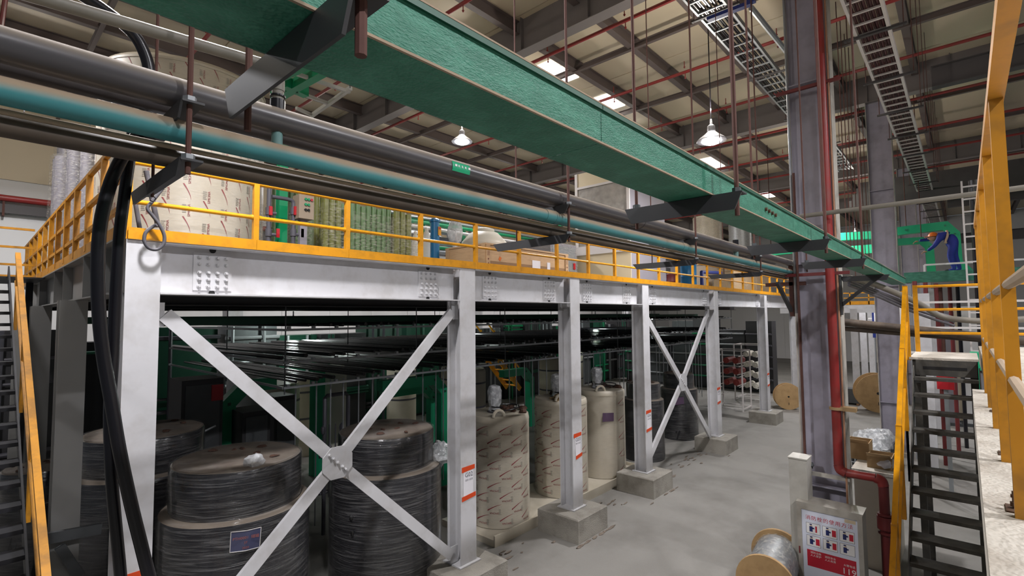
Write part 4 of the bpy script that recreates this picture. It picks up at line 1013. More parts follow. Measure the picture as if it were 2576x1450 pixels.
# clear film wrapped bundles at the far left of the deck
for i, (px, pyt, Y, r) in enumerate(((160, 395, 13.6, .42), (185, 368, 14.6, .36), (215, 360, 13.0, .36), (243, 372, 12.2, .3))):
    X = PY(px, 500, Y).x
    if X < 1.0+r+.08: X = 1.0+r+.08
    t = thing('wrapped_bundle', 'tall film-wrapped tube bundle behind the side railing, %s from the left' % ['first', 'second', 'third', 'fourth'][i], 'bundle', 'wrapped bundles by the side railing', (X, Y, ZD))
    h = PY(px, pyt, Y).z - ZD
    s = MB()
    for k in range(5): a = k*1.256; s.cyl((X+r*.6*math.cos(a), Y+r*.6*math.sin(a), ZD), (X+r*.6*math.cos(a), Y+r*.6*math.sin(a), ZD+h-.05), r*.34, n=12)
    part('tubes', s, 'cabinet_grey', t); part('stretch_film', MB().lathe((X,Y,0), [(r,ZD),(r,ZD+h*.5),(r*.97,ZD+h-.02),(r*.8,ZD+h)], 28, jit=.01, seed=i+60), 'film_heavy', t)
# grey pvc manifolds, green post, control box
Yv = 6.9
def pv(px, py0, py1, Y=Yv): return PY(px, py0, Y), PY(px, py1, Y)
for k, (px, lb) in enumerate(((676, 'grey plastic standpipe with red valves left of the green post'), (738, 'grey plastic standpipe with red valves right of the green post'))):
    x = PY(px, 560, Yv).x; t = thing('valve_standpipe', lb, 'pipe', 'valve standpipes', (x, Yv, ZD))
    zt = PY(676, 440, Yv).z if k == 0 else PY(738, 512, Yv).z
    part('pipe', MB().cyl((x, Yv, ZD), (x, Yv, zt), .03, n=12), 'pvc_grey', t)
    if k == 1:
        x2 = PY(676, 505, Yv).x; part('elbow_run', MB().tube(bez([(x, Yv, zt-.02), (x-.02, Yv, zt+.03), (x-.08, Yv, zt+.045), (x2+.04, Yv, zt+.045)], 14), .027, 10), 'pvc_grey', t)
    for py in (532, 586):
        z = PY(px, py, Yv).z; part('union', MB().cyl((x, Yv, z-.05), (x, Yv, z+.05), .043, n=12), 'pvc_grey', t)
        v = part('valve_body', MB().cyl((x, Yv, z-.02), (x+.09, Yv-.02, z-.02), .022, n=8), 'pvc_grey', t)
        part('red_handle', MB().box(x-.02+(.1 if py > 560 else 0), x+.02+(.1 if py > 560 else 0), Yv-.07, Yv-.045, z-.06, z+.06), 'red_plastic', v)
x = PY(708, 560, 7.3).x; solo('green_post', MB().ibeam((x, 7.3, ZD), (x, 7.3, ZD+2.1), .12, .12, .02, .02, up=(0,1,0)).cyl((x,7.3,ZD),(x,7.3,ZD+2.1),.06,n=12), 'green_post', 'green steel post between the valve standpipes', 'post')
p0 = PY(752, 548, 6.75); p1 = PY(790, 498, 6.75)
t = thing('control_box', 'beige control box with push buttons on a grey stand', 'control box', None, (p0.x, 6.75, ZD))
part('box', MB().box(p0.x, p1.x, 6.75, 6.95, p0.z, p1.z+.02), 'panel_beige', t)
part('stand', MB().box((p0.x+p1.x)/2-.05, (p0.x+p1.x)/2+.05, 6.83, 6.9, ZD, p0.z), 'cabinet_grey', t)
for r in range(3):
    for c in range(2 if r else 3):
        xx = p0.x+(p1.x-p0.x)*(.42+.2*c); zz = p1.z-.04-.075*r
        part('button', MB().cyl((xx, 6.75, zz), (xx, 6.732, zz), .018, n=10), 'red_plastic' if (r, c) == (0, 2) else ('ink_black' if r == 2 else 'green_post'), t)
# membrane tube bundles in film
def bundle(px0, px1, Y, pyt, n, mt, lb, pallet=None, seed=0, film='film_heavy', off=.25):
    x0, x1 = PY(px0, 600, Y).x, PY(px1, 600, Y).x; h = PY(px0, pyt, Y).z - ZD
    t = thing('tube_bundle', lb, 'bundle', 'membrane tube bundles', ((x0+x1)/2, Y, ZD))
    z0 = ZD + .1; w = (x1-x0)/n
    part('pallet', MB().box(x0-.05, x1+.05, Y-.1, Y+.6, ZD, ZD+.1), pallet or 'crate_dark', t)
    for r in range(2):
        for k in range(n):
            part('tube', MB().cyl((x0+w*(k+.5), Y+.02+r*.28, z0), (x0+w*(k+.5), Y+.02+r*.28, z0+h-.1-.03*(k % 3)), w*.44, n=12), mt, t)
    part('stretch_film', MB().prof(((x0+x1)/2, Y+.16, z0), ((x0+x1)/2, Y+.16, z0+h*.72), [(-(x1-x0)/2-.03,-.34),((x1-x0)/2+.03,-.32),((x1-x0)/2+.04,.34),(-(x1-x0)/2-.02,.36)], up=(0,1,0), caps=False), film, t)
bundle(686, 752, 9.2, 452, 5, 'green_tube', 'pale green tube bundle behind the standpipes', seed=1)
bundle(762, 835, 8.0, 470, 5, 'green_tube', 'green tube bundle in loose film right of the control box', seed=2)
bundle(812, 860, 7.2, 474, 3, 'olive_tube', 'olive tube bundle left of the second railing post', seed=3)
bundle(880, 985, 7.2, 505, 8, 'green_tube', 'row of grey-green tubes on a red pallet', 'red_plastic', seed=4)
bundle(992, 1036, 7.0, 525, 3, 'olive_tube', 'olive tube bundle tightly wrapped on a red pallet', 'red_plastic', seed=5)
# white tanks and blue filter
def poly_tank(X, Y, r, h, lb, dome=True):
    t = thing('poly_tank', lb, 'tank', 'white plastic tanks', (X, Y, ZD))
    part('barrel', MB().lathe((X,Y,0), [(r,ZD),(r*1.01,ZD+.1),(r,ZD+.14),(r,ZD+h*.72),(r*1.01,ZD+h*.74),(r*.98,ZD+h*.78),(r*.62,ZD+h*.95),(r*.5,ZD+h*.97)], 40), 'hdpe_white', t)
    part('lid', MB().lathe((X,Y,0), [(r*.42,ZD+h*.965),(r*.46,ZD+h),(r*.44,ZD+h*1.03),(r*.3,ZD+h*1.05),(.01,ZD+h*1.06)], 28), 'hdpe_white', t)
Yw = 8.6
Xw, rw = circ(1160, 1275, 600, Yw); poly_tank(Xw, Yw, rw, PY(1225, 578, Yw-.2).z-ZD, 'large white plastic tank behind the wooden crate')
Xw, rw = circ(1062, 1084, 600, 8.0); poly_tank(Xw, 8.0, rw, PY(1075, 580, 8).z-ZD, 'slim white tank left of the blue filter')
Xw, rw = circ(1035, 1055, 600, 8.4); poly_tank(Xw, 8.4, rw, PY(1045, 588, 8.4).z-ZD, 'slim white tank behind the third railing post')
xf = PY(1094, 600, 7.7).x; hf = PY(1094, 552, 7.7).z
t = thing('blue_filter', 'blue filter cylinder with a yellow warning label', 'filter', None, (xf, 7.7, ZD))
part('cylinder', MB().lathe((xf,7.7,0), [(.09,ZD),(.09,hf-.06),(.11,hf-.06),(.11,hf-.02),(.08,hf),(.02,hf+.03)], 20), 'blue_paint', t)
part('label', MB().box(xf+.0, xf+.07, 7.59, 7.605, hf-.33, hf-.16), 'yellow_rail', t); part('label_text', MB().box(xf+.01, xf+.06, 7.585, 7.59, hf-.21, hf-.17), 'red_plastic', t)
p = PY(1145, 585, 8.0); solo('wrapped_pump', MB().blob((p.x, 8.0, p.z), .17, .17, .27, 16, .1, 71, False).cyl((p.x,8,ZD),(p.x,8,p.z-.1),.06,n=8), 'film_bag', 'pump head wrapped in white film above the crate', 'pump')
# piping clutter behind
for i in range(9):
    z = ZD+.5+.17*i; Y = 10.4+.2*(i % 3)
    solo('rack_pipe', MB().tube(bez([(5.2+.3*i, Y, ZD), (5.2+.3*i, Y, z-.1), (5.3+.3*i, Y, z), (9.5+.5*i, Y, z+.05*(i % 2))], 10), .045, 8), ['galv','pvc_grey','white_panel','green_post'][i % 4], 'process pipe behind the white tanks, %s from below' % ORD[i], 'pipe', 'process pipes behind the white tanks')
# wooden crates
def crate(x0, x1, y0, y1, h, lb, marks=True):
    t = thing('wooden_crate', lb, 'crate', 'plywood crates', (x0, y0, ZD))
    part('box', MB().box(x0, x1, y0, y1, ZD+.02, ZD+h), 'crate', t)
    part('skid', MB().box(x0, x1, y0, y0+.1, ZD, ZD+.02).box(x0, x1, y1-.1, y1, ZD, ZD+.02), 'crate_dark', t)
    part('lid', MB().box(x0-.015, x1+.015, y0-.015, y1+.015, ZD+h, ZD+h+.03), 'crate', t)
    for x in (x0, x1-.1): part('batten', MB().box(x, x+.1, y0-.018, y0, ZD+.02, ZD+h), 'crate', t)
    for y in (y0, y1-.1): part('batten', MB().box(x0-.018, x0, y, y+.1, ZD+.02, ZD+h), 'crate', t)
    part('lower_front_patch', MB().box(x0+.1, x1-.1, y0-.003, y0, ZD+.05, ZD+h*.42), 'crate_dark', t)  # darker rectangle over the lower part of the crate front
    if marks:
        s = MB()
        for xx in (x0+.05, x1-.05):
            s.add([(xx-.02,y0-.02,ZD+h*.5),(xx+.02,y0-.02,ZD+h*.5),(xx,y0-.02,ZD+h*.43)], [(0,1,2)]).add([(xx-.02,y0-.02,ZD+h*.3),(xx+.02,y0-.02,ZD+h*.3),(xx,y0-.02,ZD+h*.36)], [(0,1,2)])
            for q in (-.02, .014): s.box(xx+q, xx+q+.006, y0-.021, y0-.02, ZD+h*.6, ZD+h*.78)
        part('handling_mark', s, 'red_dark', t)
        part('paper_label', MB().box(x0+(x1-x0)*.52, x0+(x1-x0)*.62, y0-.006, y0-.003, ZD+h*.18, ZD+h*.62).box(x0+(x1-x0)*.71, x0+(x1-x0)*.75, y0-.006, y0-.003, ZD+h*.3, ZD+h*.6), 'paper', t)
        part('orange_mark', MB().poly([(x0+(x1-x0)*.13,y0-.004,ZD+h*.5),(x0+(x1-x0)*.15,y0-.004,ZD+h*.44),(x0+(x1-x0)*.165,y0-.004,ZD+h*.56),(x0+(x1-x0)*.145,y0-.004,ZD+h*.62)], (0,.001,0)), 'orange', t)
yk = 6.4
xk0 = PY(1222, 640, yk).x; xk1 = PY(1428, 660, yk).x
crate(xk0, xk1, yk, yk+1.1, PY(1224, 611, yk).z-ZD-.03, 'long plywood crate with red handling marks behind the railing')
# wrapped metal cabinet and tall cream cabinet
yk2 = 7.9
x0 = PY(1385, 640, yk2).x; x1 = PY(1450, 640, yk2).x
t = thing('wrapped_machine', 'grey machine wrapped in film behind the end of the crate', 'machine', None, (x0, yk2, ZD))
hz = PY(1420, 612, yk2).z
part('body', MB().box(x0, x1, yk2, yk2+.9, ZD, hz-.02), 'cabinet_grey', t); part('door', MB().box(x0+.06, x1-.06, yk2-.015, yk2, ZD+.15, hz-.1), 'galv', t)
part('film', MB().box(x0-.02, x1+.02, yk2-.03, yk2+.92, ZD+.01, hz), 'film_heavy', t); part('red_tag', MB().box(x1-.2, x1-.1, yk2-.036, yk2-.032, ZD+.45, ZD+.62), 'red_plastic', t)
xc0 = PY(1450, 600, 8.0).x; X_ = xc0
pA = PX(1450, 600, X_); yy0 = PX(1587, 600, X_).y
ztop = PX(1452, 440, X_).z
t = thing('switch_cabinet', 'tall cream and grey switch cabinet with a foil-backed window', 'cabinet', None, (X_, yy0, ZD))
y1_ = pA.y
part('body', MB().box(X_, X_+2.0, yy0, y1_, ZD, ztop), 'cabinet_grey', t)
za_ = PX(1520, 683-45, X_).z
part('front_panel', MB().box(X_-.02, X_, yy0, y1_, ZD, za_), 'cabinet_cream', t)
zb1 = PX(1460, 628, X_).z; zb2 = PX(1460, 475, X_).z
part('window', MB().box(X_-.02, X_, yy0+.08, y1_-.08, zb1+.06, zb2-.03), 'foil' if 'foil' in M else mat('foil', 'a8a39c', .3, metal=.25, var=.35, scale=5, bump=.6, bscale=7), t)
part('window_frame', MB().box(X_-.04, X_, yy0, yy0+.08, za_, ztop).box(X_-.04, X_, y1_-.08, y1_, za_, ztop).box(X_-.04, X_, yy0+.08, y1_-.08, za_, zb1+.06).box(X_-.04, X_, yy0+.08, y1_-.08, zb2-.03, zb2+.03), 'trim_white', t)
part('top_panel', MB().box(X_-.02, X_, yy0+.08, y1_-.08, zb2+.03, ztop), 'cabinet_cream', t)
# equipment further along the deck
def blk(px0, px1, pyt, Y, dpt, mt, name, lb, cat, extra=None):
    global TB
    x0, x1 = PY(px0, 690, Y).x, PY(px1, 690, Y).x; z = PY((px0+px1)/2, pyt, Y).z
    t = TB = thing(name, lb, cat, None, (x0, Y, ZD)); b_ = part('body', MB().box(x0, x1, Y, Y+dpt, ZD+.06, z), mt, t)
    part('feet', MB().box(x0+.05, x1-.05, Y+.05, Y+dpt-.05, ZD, ZD+.06), 'joist', t)
    part('top_edge', MB().box(x0-.02, x1+.02, Y-.02, Y+dpt+.02, z, z+.03), mt, t)
    if extra: part('panel', MB().box(x0+.1*(x1-x0), x0+.8*(x1-x0), Y-.02, Y, ZD+.2*(z-ZD), ZD+.8*(z-ZD)), extra, t)
    return x0, x1, z
blk(1612, 1702, 655, 8.2, 1.0, 'cabinet_grey', 'grey_machine', 'low grey machine right of the switch cabinet', 'machine', 'joist')
for i, (px, Y, mt, r, lb) in enumerate(((1660, 7.1, 'blue_deep', .2, 'dark blue drum behind the railing'), (1690, 7.2, 'red_dark', .2, 'dull red drum beside the dark blue drum'), (1732, 8.0, 'blue_paint', .3, 'upright blue pump column on the deck'))):
    x = PY(px, 690, Y).x; h = .55 if i < 2 else 1.3
    t = thing('deck_drum', lb, 'drum', None, (x, Y, ZD)); part('barrel', MB().lathe((x,Y,0), [(r,ZD),(r*1.04,ZD+.03),(r,ZD+.06),(r,ZD+h*.5),(r*1.04,ZD+h*.52),(r,ZD+h*.55),(r,ZD+h-.04),(r*1.04,ZD+h-.02),(r*.9,ZD+h)], 24), mt, t); part('lid', MB().lathe((x,Y,0), [(r*.9,ZD+h),(.01,ZD+h+.02)], 20), mt, t)
p0, p1 = PY(1765, 685, 7.4), PY(1840, 688, 7.4)
solo('blue_pipe_run', MB().tube([(p0.x,7.4,ZD),(p0.x,7.4,p0.z),(p1.x,7.4,p1.z),(p1.x,7.4,ZD)], .07, 10), 'blue_deep', 'dark blue pipe loop behind the railing', 'pipe')
blk(1780, 1840, 672, 8.4, .9, 'panel_beige', 'beige_box', 'dull beige box behind the blue pipe loop', 'box')
for i, (a, b, pt, lb) in enumerate(((1845, 1872, 683, 'cardboard carton stack wrapped in film, left one'), (1874, 1900, 686, 'cardboard carton stack wrapped in film, middle one'), (1902, 1938, 690, 'cardboard carton stack wrapped in film, right one'))):
    x0, x1, z = blk(a, b, pt, 6.9, .8, 'cardboard', 'wrapped_cartons', lb, 'cartons')
    part('pallet_film', MB().box(x0-.03, x1+.03, 6.86, 7.74, ZD+.02, z+.05), 'film_heavy', TB)
solo('floor_sheet', MB().blob((11.2, 6.1, ZD+.02), .5, .2, .05, 16, .3, 81).blob((13.8, 6.15, ZD+.02), .8, .22, .06, 16, .3, 82), 'paper', 'crumpled pale sheet along the toe board', 'sheet')
for i, (px, pyt, Y, r, lb) in enumerate(((1800, 555, 9.6, .7, 'large beige tank visible between the black pipe and the green tray'), (1862, 565, 7.9, .5, 'foil-wrapped tank right of the large beige tank'))):
    x = min(25.6, PY(px, 600, Y).x); h = PY(px, pyt, Y).z-ZD; t = thing('deck_tank', lb, 'tank', 'tanks at the rear of the deck', (x, Y, ZD))
    part('barrel', MB().lathe((x,Y,0), [(r,ZD),(r,ZD+h-.1),(r*1.02,ZD+h-.1),(r*1.02,ZD+h-.05),(r*.95,ZD+h)], 32), 'tank_beige' if i != 1 else 'galv', t); part('stretch_film', MB().lathe((x,Y,0), [(r+.02,ZD),(r+.02,ZD+h*.5),(r+.02,ZD+h-.1)], 32, jit=.008, seed=i), 'film_heavy', t)
# pipe gallery of green frames behind, above the deck
def gframe(x0, x1, Y, z0, z1, lb):
    t = thing('pipe_gallery', lb, 'pipe rack', 'pipe galleries on the deck', (x0, Y, ZD))
    for x in (x0, (x0+x1)/2, x1):
        for y in (Y, Y+1.2): part('post', MB().box(x-.06, x+.06, y-.06, y+.06, ZD, z1), 'green_post', t)
    s = MB(); rnd = random.Random(int(x0))
    for i in range(26):
        z = z0 + (z1-z0)*rnd.random(); y = Y+1.3*rnd.random(); a = rnd.uniform(0,.3); s.cyl((x0-.2+(x1-x0)*a, y, z), (x1+.2-(x1-x0)*rnd.uniform(0,.3), y, z), rnd.choice((.03,.045,.06)), n=8)
    part('pipe', s, 'galv', t, 'dense grey process pipes', True)
    part('beam', MB().box(x0, x1, Y-.05, Y+.05, z1, z1+.12).box(x0, x1, Y+1.15, Y+1.25, z1, z1+.12), 'green_duct', t)
gframe(14.2, 18.6, 9.3, ZD+.4, 8.1, 'green framed pipe gallery right of the switch cabinet')
gframe(6.8, 9.8, 10.8, ZD+.3, 6.7, 'green framed pipe gallery behind the white tanks')
# white strut frame with green beams at the top (above the tall tank)
t = thing('strut_frame', 'white strut frame carrying green steel beams near the roof', 'frame', None, tuple(PZ(800, 240, 8.6)))
Zs = 8.6
def ps_(a, b): return PZ(a, b, Zs)
part('strut', MB().bar(ps_(783, 292), ps_(882, 222), .07, .07), 'white_panel', t)
for a, b in (((700, 170), (880, 232)), ((700, 215), (830, 262)), ((745, 272), (785, 290))):
    part('strut', MB().bar(ps_(*a), ps_(*b), .06, .06), 'white_panel', t)
for a, b in (((690, 252), (822, 178)), ((640, 225), (770, 165)), ((715, 215), (770, 240))):
    part('green_beam', MB().bar(ps_(*a)+V((0,0,.06)), ps_(*b)+V((0,0,.06)), .16, .2), 'green_duct', t)
part('hanger', MB().cyl(ps_(880, 222), ps_(880, 222)+V((0,0,2.9)), .015, n=6).cyl(ps_(705, 175), ps_(705, 175)+V((0,0,2.9)), .015, n=6), 'galv_dark', t)
# ================================================================ building columns and right-hand side
BCX = [9.36, 19.2, 29.04, 38.9]; BY0, BY1 = 1.434, 2.066
for k, x in enumerate(BCX):
    t = thing('building_column', ['big grey building column with the red fire riser', 'second big grey building column, left of the worker', 'third big building column down the aisle', 'last big building column down the aisle'][k], 'column', 'building columns', (x, 1.75, 0))
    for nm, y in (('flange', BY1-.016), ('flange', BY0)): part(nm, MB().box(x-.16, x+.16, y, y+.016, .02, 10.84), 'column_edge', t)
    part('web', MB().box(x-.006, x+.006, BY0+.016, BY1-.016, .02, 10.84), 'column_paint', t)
    part('base_plate', MB().box(x-.22, x+.22, BY0-.05, BY1+.05, 0, .02), 'column_edge', t)
    for z in (1.45, 5.0, 8.0): part('stiffener', MB().box(x-.14, x-.008, BY0+.018, BY1-.018, z, z+.02), 'column_paint', t)
# fire riser
xr_ = 9.1; yr_ = PX(2093, 800, xr_).y; zb_ = PX(2115, 1188, xr_).z
t = thing('fire_riser', 'red fire riser pipe running down the big building column and jogging right', 'pipe', None, (xr_, yr_, 0))
part('riser', MB().cyl((xr_, yr_, zb_+.1), (xr_, yr_, 10.8), .064, n=18), 'red_pipe', t)
y2 = PX(2222, 1215, xr_).y
part('elbow', MB().tube(bez([(xr_, yr_, zb_+.1), (xr_, yr_-.02, zb_+.03), (xr_, yr_-.09, zb_)], 10), .07, 14), 'red_pipe', t)
part('jog', MB().cyl((xr_, yr_-.09, zb_), (xr_, y2+.09, zb_), .06, n=16), 'red_pipe', t)
part('elbow', MB().tube(bez([(xr_, y2+.09, zb_), (xr_, y2+.02, zb_-.03), (xr_, y2, zb_-.1)], 10), .07, 14), 'red_pipe', t)
part('drop', MB().cyl((xr_, y2, 0), (xr_, y2, zb_-.1), .064, n=16), 'red_dark', t)
zv = PX(2225, 1315, xr_).z; part('coupling', MB().cyl((xr_, y2, zv-.09), (xr_, y2, zv+.09), .1, n=16).cyl((xr_, y2, zv+.1), (xr_, y2, zv+.13), .09, n=16).cyl((xr_, y2, zv-.16), (xr_, y2, zv-.13), .09, n=16), 'red_dark', t)
zc2 = PX(2125, 1030, xr_).z; part('clamp', MB().cyl((xr_, yr_, zc2-.02), (xr_, yr_, zc2+.02), .092, n=16).box(xr_-.03, xr_+.12, yr_-.26, yr_-.05, zc2-.03, zc2+.03), 'cardboard', t)
solo('column_conduit', MB().cyl((9.12, yr_-.09, 1.0), (9.12, yr_-.09, 10.8), .014, n=8), 'skin', 'thin tan conduit beside the red riser', 'conduit')
p = PX(2015, 860, 9.1); t = thing('column_pole', 'thin rusty pole with a red fire alarm box left of the building column', 'pole', None, (9.1, p.y, 0))
part('pole', MB().cyl((9.1, p.y+.01, 0), (9.1, p.y+.01, 6.5), .02, n=8), 'rust_rod', t); part('second_pole', MB().cyl((9.15, p.y+.06, 4.2), (9.15, p.y+.06, 10.8), .018, n=8), 'galv', t)
q = PX(2022, 1165, 9.05); part('alarm_box', MB().box(8.98, 9.08, q.y-.05, q.y+.08, q.z-.1, q.z+.1), 'red_dark', t); part('junction', MB().blob((9.05, q.y-.09, q.z-.02), .05, .05, .06, 8, .3, 3, False), 'galv_dark', t)
for z, lb in ((PX(2040, 215, 9.1).z, 'upper'), (PX(2050, 690, 9.1).z, 'lower')):
    solo('column_crossbar', MB().bar((9.12, 2.2, z), (9.12, 1.28, z), .05, .05), 'red_dark', '%s dark red crossbar clamped to the building column' % lb, 'bar')
z = PX(2060, 1195, 9.12).z; solo('column_channel', MB().bar((9.14, 2.1, z), (9.14, 1.4, z), .04, .06), 'column_edge', 'pale steel channel across the foot of the building column', 'bar')
# fire hydrant cabinet with poster
XH = 8.6
ya, yb = PX(2006, 1330, XH).y, PX(2170, 1330, XH).y; zt = PX(2090, 1281, XH).z
t = thing('hydrant_cabinet', 'fire hydrant cabinet with an instruction poster on its front', 'cabinet', None, (XH, (ya+yb)/2, 0))
part('body', MB().box(XH+.03, XH+.34, yb, ya, 0, zt-.01), 'cabinet_side', t)
part('top', MB().box(XH+.0, XH+.36, yb-.01, ya+.01, zt-.01, zt+.01), 'alu_frame', t)
fw = .06
door = part('door_frame', MB().box(XH, XH+.03, yb, yb+fw, 0, zt-.01).box(XH, XH+.03, ya-fw, ya, 0, zt-.01).box(XH, XH+.03, yb+fw, ya-fw, zt-.09, zt-.01).box(XH, XH+.03, yb+fw, ya-fw, 0, .08), 'alu_frame', t)
part('hinge', MB().box(XH-.008, XH, ya-.03, ya-.012, zt-.75, zt-.65), 'red_dark', door)
po = part('poster', MB().box(XH+.012, XH+.02, yb+fw, ya-fw, .08, zt-.09), 'poster_bg', t)
W = ya-yb-2*fw; L_ = ya-fw; xf_ = XH+.0105
def pq(u, v): return V((xf_, L_-u*W, zt-.09-v*W))          # u right, v down, unit = poster width
AX, AY = V((0,-1,0)), V((0,0,1))
w_ = MB()
for i, ch in enumerate('消防栓的使用方法'): put_text(w_, ch, W*.1, pq(.12+.108*i, .16), AX, AY)
part('title', w_, 'poster_red', po)
def rect(mb, u0, u1, v0, v1, dx=0): 
    a, b, c, d = pq(u0, v1), pq(u1, v1), pq(u1, v0), pq(u0, v0); o_ = V((-dx, 0, 0)); mb.add([a+o_, b+o_, c+o_, d+o_], [(0,1,2,3)])
fb, ff, bl, rd, sk = MB(), MB(), MB(), MB(), MB()
for r in range(2):
    for c in range(3):
        u, v = .08+.3*c, .26+.26*r
        rect(fb, u, u+.26, v, v+.22); rect(ff, u+.006, u+.254, v+.006, v+.214, .0006)
        rect(bl, u+.06, u+.12, v+.07, v+.18, .0012); rect(bl, u+.11, u+.15, v+.09, v+.12, .0012); rect(bl, u+.065, u+.11, v+.02, v+.045, .0012); rect(sk, u+.075, u+.115, v+.042, v+.07, .0012)
        if (r, c) != (1, 2): rect(rd, u+.17, u+(.2 if (r, c) == (0, 0) else .24), v+.05, v+.18, .0012)
part('picture_frame', fb, 'ink', po); part('picture', ff, 'white_print', po); part('figure', bl, 'poster_blue', po); part('hydrant_print', rd, 'poster_red', po); part('face_print', sk, 'poster_tan', po)
rb = MB(); rect(rb, .08, .95, .82, 1.16, .0002); part('red_band', rb, 'poster_red', po)
w_ = MB()
put_text(w_, '119', W*.17, pq(.82, 1.07)+V((-.0015,0,0)), AX, AY); put_text(w_, '火警电话', W*.05, pq(.83, .95)+V((-.0015,0,0)), AX, AY)
put_text(w_, '消防设施', W*.05, pq(.24, .87)+V((-.0015,0,0)), AX, AY); put_text(w_, '人人爱护', W*.05, pq(.24, .93)+V((-.0015,0,0)), AX, AY); put_text(w_, '消防安全', W*.05, pq(.5, .89)+V((-.0015,0,0)), AX, AY); put_text(w_, '人人有责', W*.05, pq(.5, .95)+V((-.0015,0,0)), AX, AY)
part('band_lettering', w_, 'white_print', po)
tg = MB(); rect(tg, .78, .97, .02, .09, .0004); part('corner_tag', tg, 'poster_tan', po)
# white box left of column, beige bench, boxes
ya2, yb2 = PX(1985, 1200, 8.72).y, PX(2034, 1200, 8.72).y; z2 = PX(2000, 1152, 8.72).z
t = thing('white_box', 'plain white metal box standing left of the building column', 'cabinet', None, (8.72, ya2, 0)); part('body', MB().box(8.72, 9.04, yb2+.02, ya2, 0, z2-.02), 'cabinet_side', t); part('lid', MB().box(8.71, 9.05, yb2+.01, ya2+.01, z2-.02, z2), 'cabinet_side', t)
xb = 10.2; y_a, y_b = PX(2148, 1200, xb).y, PX(2246, 1200, xb).y; zz = PX(2190, 1185, xb).z
t = thing('beige_bench', 'dirty beige bench behind the fire cabinet', 'bench', None, (xb, y_b, 0)); part('body', MB().box(xb, xb+1.3, y_b, y_a, 0, zz-.05), 'tank_beige', t); part('top', MB().box(xb-.03, xb+1.33, y_b-.03, y_a+.03, zz-.05, zz), 'ledge_concrete', t)
for i, (a, b, h, o_) in enumerate(((.0, .32, .2, .1), (.4, .75, .3, .45))):
    y0_ = y_b+.02+a*.9; t = thing('carton', ['flattened open carton on the beige bench', 'taller open carton at the back of the bench'][i], 'carton', None, (xb+.2, y0_, zz))
    x0_ = xb+.2+.45*i; part('walls', MB().box(x0_, x0_+.45, y0_, y0_+.012, zz+.001, zz+h).box(x0_, x0_+.45, y0_+.33, y0_+.342, zz+.001, zz+h).box(x0_, x0_+.012, y0_+.012, y0_+.33, zz+.001, zz+h).box(x0_+.44, x0_+.45, y0_+.012, y0_+.33, zz+.001, zz+h), 'cardboard', t)
    part('flap', MB().bar((x0_, y0_+.17, zz+h), (x0_-.16, y0_+.17, zz+h+.08), .32, .01), 'cardboard', t)
solo('white_bundle', MB().blob((xb+.3, y_b+.12, zz+.09), .16, .14, .1, 12, .2, 91), 'paper', 'white bundle lying on the front of the beige bench', 'bundle')
# bags, baskets, reels on the floor of the aisle
for i, (px, py, lb) in enumerate(((2200, 1165, 'large pile of white plastic sacks by the second building column'), (2175, 1195, 'smaller white plastic sack in front of the pile'))):
    p = PZ(px, py, 0); h = .55
    t = thing('sack_basket', ['dark wire basket under the large white sacks', 'grey wire basket under the smaller sack'][i], 'basket', 'wire baskets', (p.x, p.y, 0))
    s = MB(); a, b = .55, .45
    for k in range(15): xx = -a/1+2*a*k/14; s.box(p.x+xx-.012, p.x+xx+.012, p.y-b, p.y-b+.02, .05, h).box(p.x+xx-.012, p.x+xx+.012, p.y+b-.02, p.y+b, .05, h)
    for k in range(9): yy = -b+2*b*k/8; s.box(p.x-a, p.x-a+.02, p.y+yy-.012, p.y+yy+.012, .05, h)
    for k in range(5): z = .08+k*.11; s.box(p.x-a-.01, p.x-a+.01, p.y-b, p.y+b, z, z+.02).box(p.x-a, p.x+a, p.y-b-.01, p.y-b+.01, z, z+.02)
    part('mesh', s, 'galv_dark' if i == 0 else 'galv', t, stuff=True); part('floor_plate', MB().box(p.x-a, p.x+a, p.y-b, p.y+b, 0, .05), 'galv_dark', t)
    s = MB()
    for k in range(5): s.blob((p.x-.36+.18*k, p.y-.2+.13*((k*3) % 4), h+.12), .3, .26, .24, 12, .25, 100+k+10*i)
    solo('plastic_sack', s, 'film_bag', lb, 'sack')
reel((26.4, 2.95, .8), .8, .7, math.radians(15), 'large plywood cable reel at the foot of the second building column')
pb_ = PZ(1955, 1334, .78); pf_ = PZ(1924, 1396, .78); ax_ = (pf_-pb_); ax_.z = 0
cm_ = (pb_+pf_)/2; reel((cm_.x, cm_.y, .39), .39, ax_.length, math.atan2(ax_.y, ax_.x), 'plywood cable reel with film-wrapped cable left of the fire cabinet', None, 'galv')
# ---------------------------------------------------------------- right stair, landing, ledge, near railing
SY0, SY1 = -.11, .57; r_, g_ = .2, .212
t = thing('steel_stair', 'dark steel stair rising away at the right edge', 'stair', None, (7, .2, 0))
tm = MB().box(-.12, .12, SY0+.012, SY1-.012, -.03, 0).box(-.125, -.115, SY0+.012, SY1-.012, -.035, .004).mesh('tread', 'stair_dark')
for k in range(16): share('tread', tm, t, (9.0-g_*k, 0, 3.30-r_*k))
for y in (SY0, SY1): part('stringer', MB().bar((9.15, y, 3.36), (9.15-g_*16.9, y, 3.36-r_*16.9), .012, .26), 'stair_dark', t)
rl = part('bottom_cleat', MB().box(5.45, 5.75, SY0-.02, SY1+.02, 0, .02), 'stair_dark', t)
